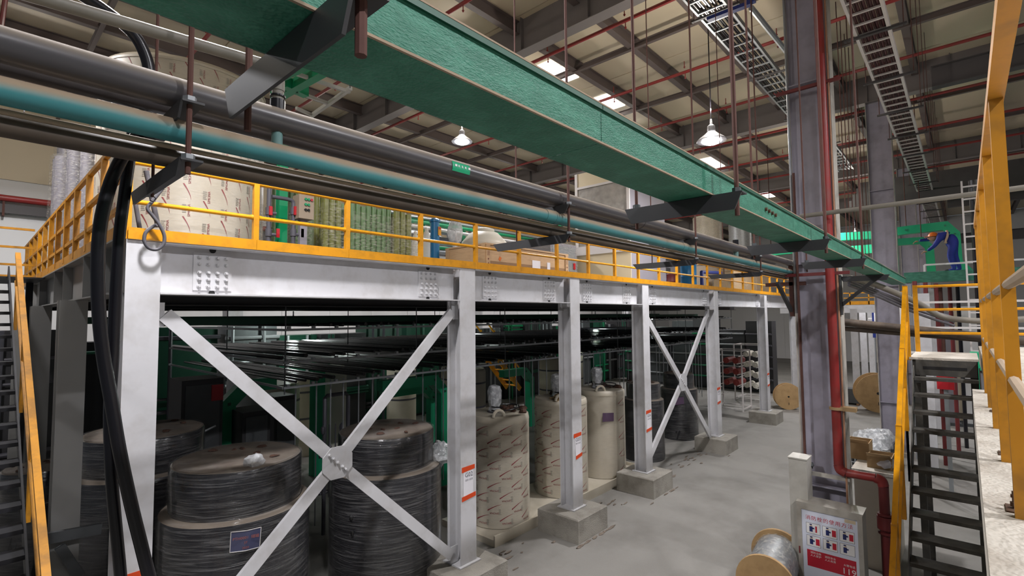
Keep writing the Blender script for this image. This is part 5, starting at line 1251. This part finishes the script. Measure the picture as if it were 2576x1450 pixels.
# landing
t = thing('stair_landing', 'grey landing plate at the top of the right stair', 'landing', None, (9.6, .2, 3.5))
part('plate', MB().box(9.15, 10.6, SY0, SY1+.05, 3.53, 3.56), 'ledge_concrete', t)
part('fascia', MB().box(9.15, 9.17, SY0+.02, SY1-.02, 3.31, 3.53), 'stair_dark', t); part('slot', MB().box(9.145, 9.15, SY0+.12, SY1-.1, 3.40, 3.44), 'ink_black', t)
for x, y in ((9.25, SY0+.05), (9.25, SY1-.02), (10.5, SY0+.05), (10.5, SY1-.02)): part('leg', MB().box(x-.04, x+.04, y-.04, y+.04, 0, 3.53), 'stair_dark', t)
# landing guard
t = thing('landing_guard', 'yellow guard rails across the far side of the stair landing', 'railing', None, (10.5, 0, 3.56))
for py in (722, 780, 838):
    z = PX(2310, py, 10.5).z; part('rail', MB().cyl((10.5, SY1+.02, z), (10.5, -1.3, z), .022, n=10), 'yellow_rail', t)
for y in (SY1+.02, -.5, -1.3): part('post', MB().box(10.47, 10.53, y-.03, y+.03, 3.56 if y > 0 else 3.6, PX(2310, 718, 10.5).z), 'yellow', t)
# left stair handrail
yh = SY1+.06; zr0 = PX(2287, 722, 9.1).z
t = thing('stair_handrail', 'yellow handrail descending along the left side of the right stair', 'railing', None, (8, yh, 1))
sl = r_/g_
part('top_rail', MB().bar((9.2, yh, zr0), (5.7, yh, zr0-3.5*sl), .05, .05), 'yellow_rail', t); part('mid_rail', MB().bar((9.2, yh, zr0-.5), (5.7, yh, zr0-.5-3.5*sl), .04, .04), 'yellow', t)
for x in (9.2, 8.3, 7.4, 6.5, 5.75): part('post', MB().box(x-.03, x+.03, yh-.03, yh+.03, max(0, zr0-1.05-(9.2-x)*sl), zr0-(9.2-x)*sl+.02), 'yellow', t)
# concrete ledge
t = thing('concrete_ledge', 'pale concrete ledge at the right edge with rusty anchors', 'ledge', None, (10, -2, 3.3))
part('near_slab', MB().box(.9, 5.3, -3.5, -.016, 3.3, 3.6), 'ledge_concrete', t); part('far_slab', MB().box(5.3, 12, -3.5, -.15, 3.3, 3.6), 'ledge_concrete', t)
for x, y in ((1.2, -.4), (1.2, -3), (5, -3), (5, -.5), (11, -1), (11, -3)): part('pier', MB().box(x-.2, x+.2, y-.2, y+.2, 0, 3.3), 'pad_concrete', t)
for k, (px, py) in enumerate(((2553,1283),(2528,1143),(2502,1036),(2496,992),(2491,953),(2488,925))):
    p = PZ(px, py, 3.6); s_ = 1
    t = thing('anchor_bolt', 'rusty anchor bolt on the concrete ledge, %s from the camera' % ['nearest', 'second', 'third', 'fourth', 'fifth', 'sixth'][k], 'bolt', 'ledge anchor bolts', (p.x, p.y, 3.6))
    part('base', MB().box(p.x-.04, p.x+.04, p.y-.02, p.y+.02, 3.6, 3.604), 'rust', t); part('stud', MB().cyl((p.x, p.y, 3.606), (p.x, p.y, 3.655), .005, n=8), 'rust', t); part('nut', MB().cyl((p.x, p.y, 3.61), (p.x, p.y, 3.622), .011, n=6).cyl((p.x, p.y, 3.636), (p.x, p.y, 3.644), .009, n=6), 'rust', t)
# near yellow railing on the ledge
t = thing('near_railing', 'tall yellow railing close to the camera at the right edge', 'railing', None, (4, -.09, 3.6))
ztp = PX(2545, 240, 2.09).z
for x in (2.09, 2.83, 3.6, 4.35, 5.1, 5.9, 6.7): part('post', MB().box(x-.016, x+.016, -.114 if x < 5.2 else -.211, -.082 if x < 5.2 else -.179, 3.6, ztp), 'yellow_old', t)
part('top_rail', MB().bar((.95, -.098, ztp+.015), (5.2, -.098, ztp+.015), .038, .038).bar((5.2, -.098, ztp+.015), (6.8, -.195, ztp+.015), .038, .038), 'yellow_old', t)
for z in (PX(2560, 970, 1.95).z, PX(2552, 712, 1.95).z): part('mid_rail', MB().cyl((.95, -.098, z), (5.2, -.098, z), .014, n=8).cyl((5.2, -.098, z), (6.8, -.195, z), .014, n=8), 'dust_brown', t)
# ---------------------------------------------------------------- pipes crossing on the right
a, b = PX(2012, 545, 8.9), PX(2484, 484, 8.9); solo('crossing_pipe', MB().cyl(a, b+(b-a)*.25, .035, n=12), 'pipe_grey', 'grey pipe crossing from the building column to the near railing', 'pipe')
solo('sagging_hose', MB().tube(bez([PX(2136, 700, 9.6), PX(2200, 716, 10.5), PX(2300, 758, 11.2), PX(2365, 795, 11.4), PX(2420, 805, 11.4), PX(2490, 808, 11.4), PX(2640, 800, 11.4)], 40), .05, 10), 'pipe_grey', 'thick grey hose sagging behind the landing guard', 'hose')
for k in range(3): solo('thin_hose', MB().tube(bez([PX(2136, 706+6*k, 9.7), PX(2210, 735+6*k, 10.6), PX(2300, 770+8*k, 11.4), PX(2400, 800+10*k, 11.8)], 30), .025, 8), 'grey_cable', 'thin grey hose below the thick one, %s' % ['upper', 'middle', 'lower'][k], 'hose', 'thin grey hoses')
a, b = PX(2105, 809, 12), PX(2490, 850, 12); solo('brown_cross_pipe', MB().cyl(a, b+(b-a)*.3, .075, n=12), 'pipe_brown', 'brown pipe crossing low behind the landing guard', 'pipe'); solo('brown_cross_pipe', MB().cyl(a+V((.1,0,-.14)), b+V((.1,0,-.05)), .05, n=10), 'pipe_brown', 'thinner brown pipe just under the other one', 'pipe')
# far green ducts, platform beam, ladder, worker
XW = 21.5
def rduct(pts, X, w, lb, dz=.0):
    ps = [PX(a, b, X) for a, b in pts]; t = thing('green_duct', lb, 'duct', 'green ducts at the right', tuple(ps[-1]))
    part('duct_body', band(MB(), ps, w, (1,0,0), w), 'green_duct', t)
    for p in ps[1:-1]: part('joint_collar', MB().box(p.x-w*.54, p.x-w*.5, p.y-w*.1, p.y+w*.1, p.z-w*.1, p.z+w*.1), 'green_grp', t)
    for p in (ps[0], ps[len(ps)//2-1]): part('hanger', MB().cyl(p, (p.x, p.y, CEIL), .015, n=6), 'rust_rod', t)
    return ps
rduct(((2050, 600), (2200, 592), (2280, 580), (2378, 569), (2402, 590), (2408, 660), (2440, 690)), XW, .27, 'big bright green bent duct around the worker')
rduct(((2240, 611), (2318, 606), (2338, 622), (2344, 690)), XW-.5, .22, 'smaller green bent duct left of the worker')
rduct(((2100, 634), (2210, 626)), XW+1, .32, 'straight green duct left of the second building column')
rduct(((1940, 636), (2010, 628)), 24, .3, 'green duct seen left of the big building column')
a, b = PX(2275, 700, 18.6), PX(2475, 697, 18.6)
t = thing('green_platform', 'green steel platform beam carrying the worker', 'platform', None, tuple(b))
zpl = a.z+.15
part('edge_beam', MB().box(18.5, 18.7, b.y-1.5, a.y, zpl-.3, zpl), 'green_grp', t); part('deck', MB().box(18.7, 21.2, b.y-1.5, a.y, zpl-.06, zpl-.01), 'green_duct', t)
for y in (a.y-.1, b.y): part('leg', MB().box(18.55, 18.65, y-.05, y+.05, 0, zpl-.3), 'galv', t); part('leg', MB().box(21.0, 21.1, y-.05, y+.05, 0, zpl-.06), 'galv', t)
za_, zb3 = PX(2330, 667, 18.6).z, 0
part('guard_rail', MB().bar((18.6, b.y-1.5, za_), (18.6, PX(2325, 667, 18.6).y, za_), .04, .05).bar((18.6, PX(2325, 667, 18.6).y, za_), (18.6, PX(2325, 667, 18.6).y, zpl), .05, .05), 'white_panel', t)
xl = 17.6; yl0, yl1 = PX(2447, 600, xl).y, PX(2427, 600, xl).y
yl0 = yl1-.42
t = thing('vertical_ladder', 'pale vertical cable ladder right of the worker', 'ladder', None, (xl, yl0, 0))
zt_ = PX(2430, 455, xl).z
for y in (yl0, yl1): part('side_rail', MB().box(xl-.03, xl+.03, y-.02, y+.02, 0, zt_), 'trim_white', t)
rg = MB().box(-.02, .02, yl0+.02, yl1-.02, 0, .04).mesh('rung', 'trim_white')
for k in range(int(zt_/.33)): share('rung', rg, t, (xl, 0, .2+.33*k))
part('cable', MB().cyl((xl+.06, yl0+.14, 0), (xl+.06, yl0+.14, zt_), .05, n=8).cyl((xl+.06, yl0+.25, 0), (xl+.06, yl0+.25, zt_), .04, n=8), 'rubber', t)
# ---------------------------------------------------------------- worker (bent forward, reaching left)
XQ = 19.6
hd = PX(2366, 596, XQ); sh = PX(2388, 606, XQ); hip = PX(2400, 655, XQ); foot_z = zpl-.01
S_ = 1.0
def skin_body(name, joints, edges, mat_, parent, root):
    me = bpy.data.meshes.new(name); o = bpy.data.objects.new(name, me); COL.objects.link(o)
    ks = list(joints); ix = {k: i for i, k in enumerate(ks)}; B_ = base_of(parent)
    me.from_pydata([tuple(V(joints[k][0])-B_) for k in ks], [(ix[a], ix[b]) for a, b in edges], []); me.update()
    o.parent = parent; me.materials.append(M[mat_])
    md = o.modifiers.new('skin', 'SKIN'); md.use_smooth_shade = True
    for i, k in enumerate(ks):
        sv = me.skin_vertices[0].data[i]; r = joints[k][1]; sv.radius = (r, r) if not isinstance(r, tuple) else r; sv.use_root = (k == root)
    sd = o.modifiers.new('sub', 'SUBSURF'); sd.levels = 2; sd.render_levels = 2
    return o
t = thing('person', 'worker in blue overalls and orange helmet bending over the green duct', 'person', None, (XQ, hip.y, foot_z))
L2 = V((0, 1, 0))   # image-left is +Y here
pel = V((XQ, hip.y, foot_z+.84)); chest = V((XQ-.02, sh.y+.05, foot_z+1.09)); shc = V((XQ-.02, sh.y+.14, foot_z+1.15)); neck = shc + V((-.01, .1, -.02)); head = neck + V((-.02, .13, -.03))
J = {'pel': (pel, .17), 'belly': ((pel+chest)/2+V((0,-.03,.02)), .165), 'chest': (chest, .18), 'shc': (shc, .14), 'neck': (neck, .065),
     'hl': (pel+V((-.1,.0,-.06)), .12), 'kl': (V((XQ-.12, hip.y+.08, foot_z+.5)), .085), 'al': (V((XQ-.12, hip.y-.0, foot_z+.1)), .06), 'tl': (V((XQ-.12, hip.y+.16, foot_z+.05)), .05),
     'hr': (pel+V((.1,.0,-.06)), .12), 'kr': (V((XQ+.12, hip.y-.02, foot_z+.5)), .085), 'ar': (V((XQ+.12, hip.y-.12, foot_z+.1)), .06), 'tr': (V((XQ+.12, hip.y+.04, foot_z+.05)), .05),
     'sl': (shc+V((-.18,0,-.02)), .085), 'el': (shc+V((-.22,.2,-.34)), .058), 'wl': (shc+V((-.16,.36,-.46)), .04),
     'sr': (shc+V((.18,0,-.0)), .085), 'er': (shc+V((.2,.3,-.08)), .058), 'wr': (shc+V((.12,.56,-.1)), .04)}
E_ = [('pel','belly'),('belly','chest'),('chest','shc'),('shc','neck'),('pel','hl'),('hl','kl'),('kl','al'),('al','tl'),('pel','hr'),('hr','kr'),('kr','ar'),('ar','tr'),('shc','sl'),('sl','el'),('el','wl'),('shc','sr'),('sr','er'),('er','wr')]
skin_body('body', J, E_, 'overall_blue', t, 'pel')
part('head', MB().blob(head, .085, .105, .115, 16, .0, 1, False), 'skin', t)
part('nose', MB().blob(head+V((0,.1,-.03)), .018, .022, .025, 8, .0, 1, False), 'skin', t)
part('helmet', MB().lathe(head+V((0,-.01,.02)), [(.135,0),(.125,.015),(.118,.05),(.09,.1),(.04,.13),(.005,.135)], 20).box(head.x-.06, head.x+.06, head.y+.1, head.y+.18, head.z+.02, head.z+.035), 'orange', t)
part('harness', MB().tube(bez([shc+V((-.13,-.1,.1)), chest+V((-.2,-.02,.0)), (pel+chest)/2+V((-.19,.1,-.05)), pel+V((-.18,.14,.05))], 14), .03, 8), 'reflect', t)
for s_, wn in ((J['wl'][0], -1), (J['wr'][0], 1)):
    dr = V((0, .9, -.35)).normalized(); sd_ = V((wn, 0, 0))
    hm = MB().blob(s_+dr*.06, .04, .05, .025, 10, .0, 2, False)
    for f in range(4):
        c0 = s_+dr*.09+sd_*(-.03+.02*f); ln = (.06,.075,.07,.055)[f]; hm.tube([c0, c0+dr*ln*.6, c0+dr*ln*.9+V((0,0,-.03))], [.010,.009,.007], 6)
    hm.tube([s_+dr*.04-sd_*.035, s_+dr*.07-sd_*.06, s_+dr*.1-sd_*.06], [.011,.010,.008], 6)
    part('hand', hm, 'skin', t)
for k in ('tl', 'tr'):
    f = J[k][0]; part('shoe', MB().blob(V((f.x, f.y-.04, foot_z+.05)), .05, .14, .06, 12, 0, 3), 'ink_black', t)
# ---------------------------------------------------------------- far right background
for i, (px, X, w_) in enumerate(((2172, 33, .3), (2192, 37, .3), (2150, 30, .3))):
    y = PX(px, 850, X).y
    t = thing('far_column', 'white steel column far down the aisle, %s' % ['in front of the blue banner', 'behind the blue banner', 'just right of the red riser'][i], 'column', 'far aisle columns', (X, y, 0))
    part('flange', MB().box(X, X+.02, y-w_/2, y+w_/2, 0, 4.4), 'white_steel', t); part('web', MB().box(X+.02, X+.3, y-.01, y+.01, 0, 4.4), 'white_steel', t); part('foot', MB().box(X-.2, X+.5, y-.35, y+.35, 0, .3), 'red_dark' if i == 0 else 'pad_concrete', t)
a, b = PX(2120, 755, 31), PX(2262, 755, 31)
t = thing('far_mezzanine', 'distant mezzanine edge with a yellow railing down the aisle', 'mezzanine', None, (31, b.y, 4.4)); part('edge_beam', MB().box(31, 31.2, b.y-.5, a.y+3, 4.2, 4.6), 'white_steel', t); part('railing', MB().box(31, 31.04, b.y-.5, a.y+3, 5.2, 5.25).box(31, 31.04, b.y-.5, a.y+3, 4.95, 4.99).box(31, 31.04, b.y-.5, a.y+3, 4.62, 4.8), 'yellow', t)
for k in range(7): part('post', MB().box(31, 31.05, b.y-.4+k*.8, b.y-.35+k*.8, 4.6, 5.25), 'yellow', t)
for k in range(2): part('leg', MB().box(31.02, 31.3, b.y+.2+k*3.2, b.y+.5+k*3.2, 0, 4.2), 'white_steel', t)
p0, p1 = PX(2196, 850, 34.5), PX(2232, 768, 34.5)
t = thing('blue_banner', 'tall blue and white banner board far down the aisle', 'banner', None, (34.5, p1.y, 0))
part('board', MB().box(34.5, 34.56, p1.y, p0.y, p0.z, p1.z), 'blue_deep', t); part('white_field', MB().box(34.48, 34.5, p1.y+.1, p0.y-.1, p0.z+.9, p0.z+1.4), 'white_print', t); part('post', MB().box(34.5, 34.55, p1.y+.05, p1.y+.1, 0, p0.z).box(34.5, 34.55, p0.y-.1, p0.y-.05, 0, p0.z), 'galv', t)
wtx = MB(); 
for k in range(4): wtx.box(34.485, 34.5, p1.y+.12+.3*(k % 3), p1.y+.3+.3*(k % 3), p1.z-.5-.14*k, p1.z-.42-.14*k)
part('print', wtx, 'white_print', t)
for i, (px, X, s_, mt, lb) in enumerate(((2222, 30, .8, 'cardboard', 'brown carton stack near the blue banner'), (2205, 31.5, .7, 'galv_dark', 'dark crate near the blue banner'), (2135, 27.5, .6, 'galv_dark', 'dark crate at the foot of the far columns'))):
    y = PX(px, 880, X).y; t = thing('far_crate', lb, 'crate', 'far crates', (X, y, 0)); part('body', MB().box(X, X+s_, y-s_/2, y+s_/2, .08, s_*1.2), mt, t); part('runner', MB().box(X, X+s_, y-s_/2, y-s_/2+.1, 0, .08).box(X, X+s_, y+s_/2-.1, y+s_/2, 0, .08), 'crate_dark', t)
# machine hall on the right behind the landing guard
for i, (px, X, w, z0_, z1_, mt, lb) in enumerate(((2322, 17.2, .35, 0, 4.7, 'white_steel', 'white steel post behind the landing guard, left one'), (2352, 22.5, .35, 0, 5.0, 'white_steel', 'white steel post behind the landing guard, middle one'), (2410, 25.5, .5, 0, 4.4, 'cream_panel', 'cream equipment panel behind the landing guard'), (2380, 24.8, .5, 0, 4.2, 'cabinet_grey', 'grey equipment panel behind the landing guard'), (2438, 25, .5, 0, 4.4, 'white_panel', 'white equipment panel right of the cream one'))):
    y = PX(px, 850, X).y; t = thing('equipment_post' if i < 2 else 'instrument_cabinet', lb, 'post' if i < 2 else 'cabinet', None, (X, y, 0))
    part('body', MB().box(X, X+.12, y-w/2, y+w/2, .1, z1_), mt, t); part('foot', MB().box(X-.1, X+.25, y-w/2-.1, y+w/2+.1, 0, .1), 'galv_dark', t)
for i, (px, mt) in enumerate(((2308, 'red_dark'), (2335, 'red_dark'), (2362, 'red_dark'), (2372, 'rust_rod'), (2396, 'red_dark'), (2416, 'rubber'))):
    X = 16.5+.9*i; y = PX(px, 850, X).y; t = thing('vertical_pipe', 'thin upright %s pipe behind the landing guard, %s from the left' % ('red' if mt == 'red_dark' else 'dark', ['first', 'second', 'third', 'fourth', 'fifth', 'sixth'][i]), 'pipe', 'upright pipes at the right', (X, y, 0))
    part('pipe', MB().cyl((X, y, 0), (X, y, 5.0), .05, n=8), mt, t); part('flange', MB().cyl((X, y, 2.4), (X, y, 2.46), .09, n=10), mt, t)
y = PX(2375, 905, 15).y; t = thing('red_box', 'red box on a post behind the landing edge', 'box', None, (15, y, 0)); part('box', MB().box(15, 15.2, y-.15, y+.15, 2.45, 2.8), 'red_plastic', t); part('post', MB().box(15.05, 15.12, y-.04, y+.04, 0, 2.45), 'galv', t)
y0_, y1_ = PX(2472, 860, 14).y, PX(2438, 860, 14).y
t = thing('green_machine', 'green machine frame at the right behind the landing guard', 'machine', None, (14, y0_, 0)); part('frame', MB().box(14, 14.6, y0_-.8, y1_, 3.0, 3.35).box(14, 14.1, y1_-.12, y1_, 0, 3.0).box(14, 14.1, y0_-.8, y0_-.68, 0, 3.0), 'green_duct', t); part('panel', MB().box(14.05, 14.1, y0_-.68, y1_-.12, 2.0, 2.95), 'cabinet_grey', t)
for k in range(3):
    z = 3.0+.62*k; solo('gallery_rail', MB().bar((16, 1.2, z+.2), (16, -2.2, z+.2), .05, .05).bar((16, 1.2, 0), (16, 1.2, z+.22), .05, .05), 'trim_white', 'pale gallery rail crossing behind the landing guard, %s' % ['lowest', 'middle', 'top'][k], 'rail', 'gallery rails')
# vertical hanging pipes/rods between the building columns
for i in range(9):
    X = 14+.9*i; y = PX(2130+9*i, 600, X).y
    solo('hanging_rod', MB().cyl((X, y, 5.5-.2*(i % 3)), (X, y, CEIL), .011, n=6), 'rust_rod', 'thin rusty rod between the two big building columns, %s from the left' % ORD[i], 'rod', 'rods between building columns')
for k in range(4):
    z = 8.2+.42*k; solo('duct_bank', MB().bar((22+k, 3.0, z), (22+k, -3.5, z), .3, .24), 'dark_steel', 'dark duct crossing high behind the white cable ladder, %s' % ['lowest', 'second', 'third', 'top'][k], 'duct', 'high dark ducts')
# right-hand upper mezzanine girders
for i, (X, z) in enumerate(((13.5, 9.1), (24.5, 8.3), (31, 7.6))):
    solo('cross_girder', MB().ibeam((X, .3, z), (X, -6, z), .2, .45), 'dark_steel', 'dark crossing girder right of the white cable ladder, %s' % ['nearest', 'middle', 'farthest'][i], 'girder', 'right bay girders')
    for y in (-1.2, -4.5): solo('girder_hanger', MB().cyl((X, y, z), (X, y, CEIL), .02, n=6), 'rust_rod', 'rod carrying the %s dark girder right of the white cable ladder, %s side' % (['nearest', 'middle', 'farthest'][i], 'left' if y > -2 else 'right'), 'rod', 'girder hangers')
# ================================================================ left stair
t = thing('side_stair', 'dark open-tread stair with a yellow handrail at the left edge', 'stair', None, (0, 8, 0))
tr = MB().box(-.75, .5, -.13, .13, -.045, 0).mesh('tread', 'stair_black')
k = 0; yk_ = 4.3
while True:
    z = .2 + (yk_-4.3)*.638
    if z > 4.9: break
    share('tread', tr, t, (0, yk_, z)); yk_ += .27; k += 1
for x in (-.76, .51): part('stringer', MB().bar((x, 4.0, .0), (x, yk_, .2+(yk_-4.3)*.638), .02, .2), 'stair_black', t)
h0 = 2.351-(6.165-4.3)*.638
part('handrail', MB().bar((.55, 4.3, h0), (.55, 10.64, 5.207), .06, .06), 'yellow_old', t)
part('lower_rail', MB().bar((.55, 4.3, h0-.42), (.55, 10.64, 5.207-.42), .045, .045), 'yellow_old', t)
for y in (4.4, 5.9, 7.4, 8.9, 10.5): part('post', MB().box(.53, .57, y-.02, y+.02, .2+(y-4.3)*.638-.1, h0+(y-4.3)*.638), 'yellow_old', t)
t = thing('landing_rails', 'yellow rails of the stair-head landing at the left edge', 'railing', None, (0, 12, ZT))
for z in (5.93, 5.58, 5.25): part('rail', MB().bar((-.8, 13.2, z), (.9, 13.2, z), .04, .04), 'yellow_old', t)
part('toe_board', MB().box(-.8, .9, 13.19, 13.21, ZT-.02, ZT+.1), 'yellow_old', t); part('plate', MB().box(-.8, .95, yk_-.1, 13.2, ZT-.05, ZT-.022), 'stair_black', t)
for x in (-.7, .3): part('post', MB().box(x-.02, x+.02, 13.18, 13.22, ZT-.02, 5.95), 'yellow_old', t)
for x in (-.7, .85): part('leg', MB().box(x-.05, x+.05, 13.0, 13.1, 0, ZT-.05), 'stair_black', t)
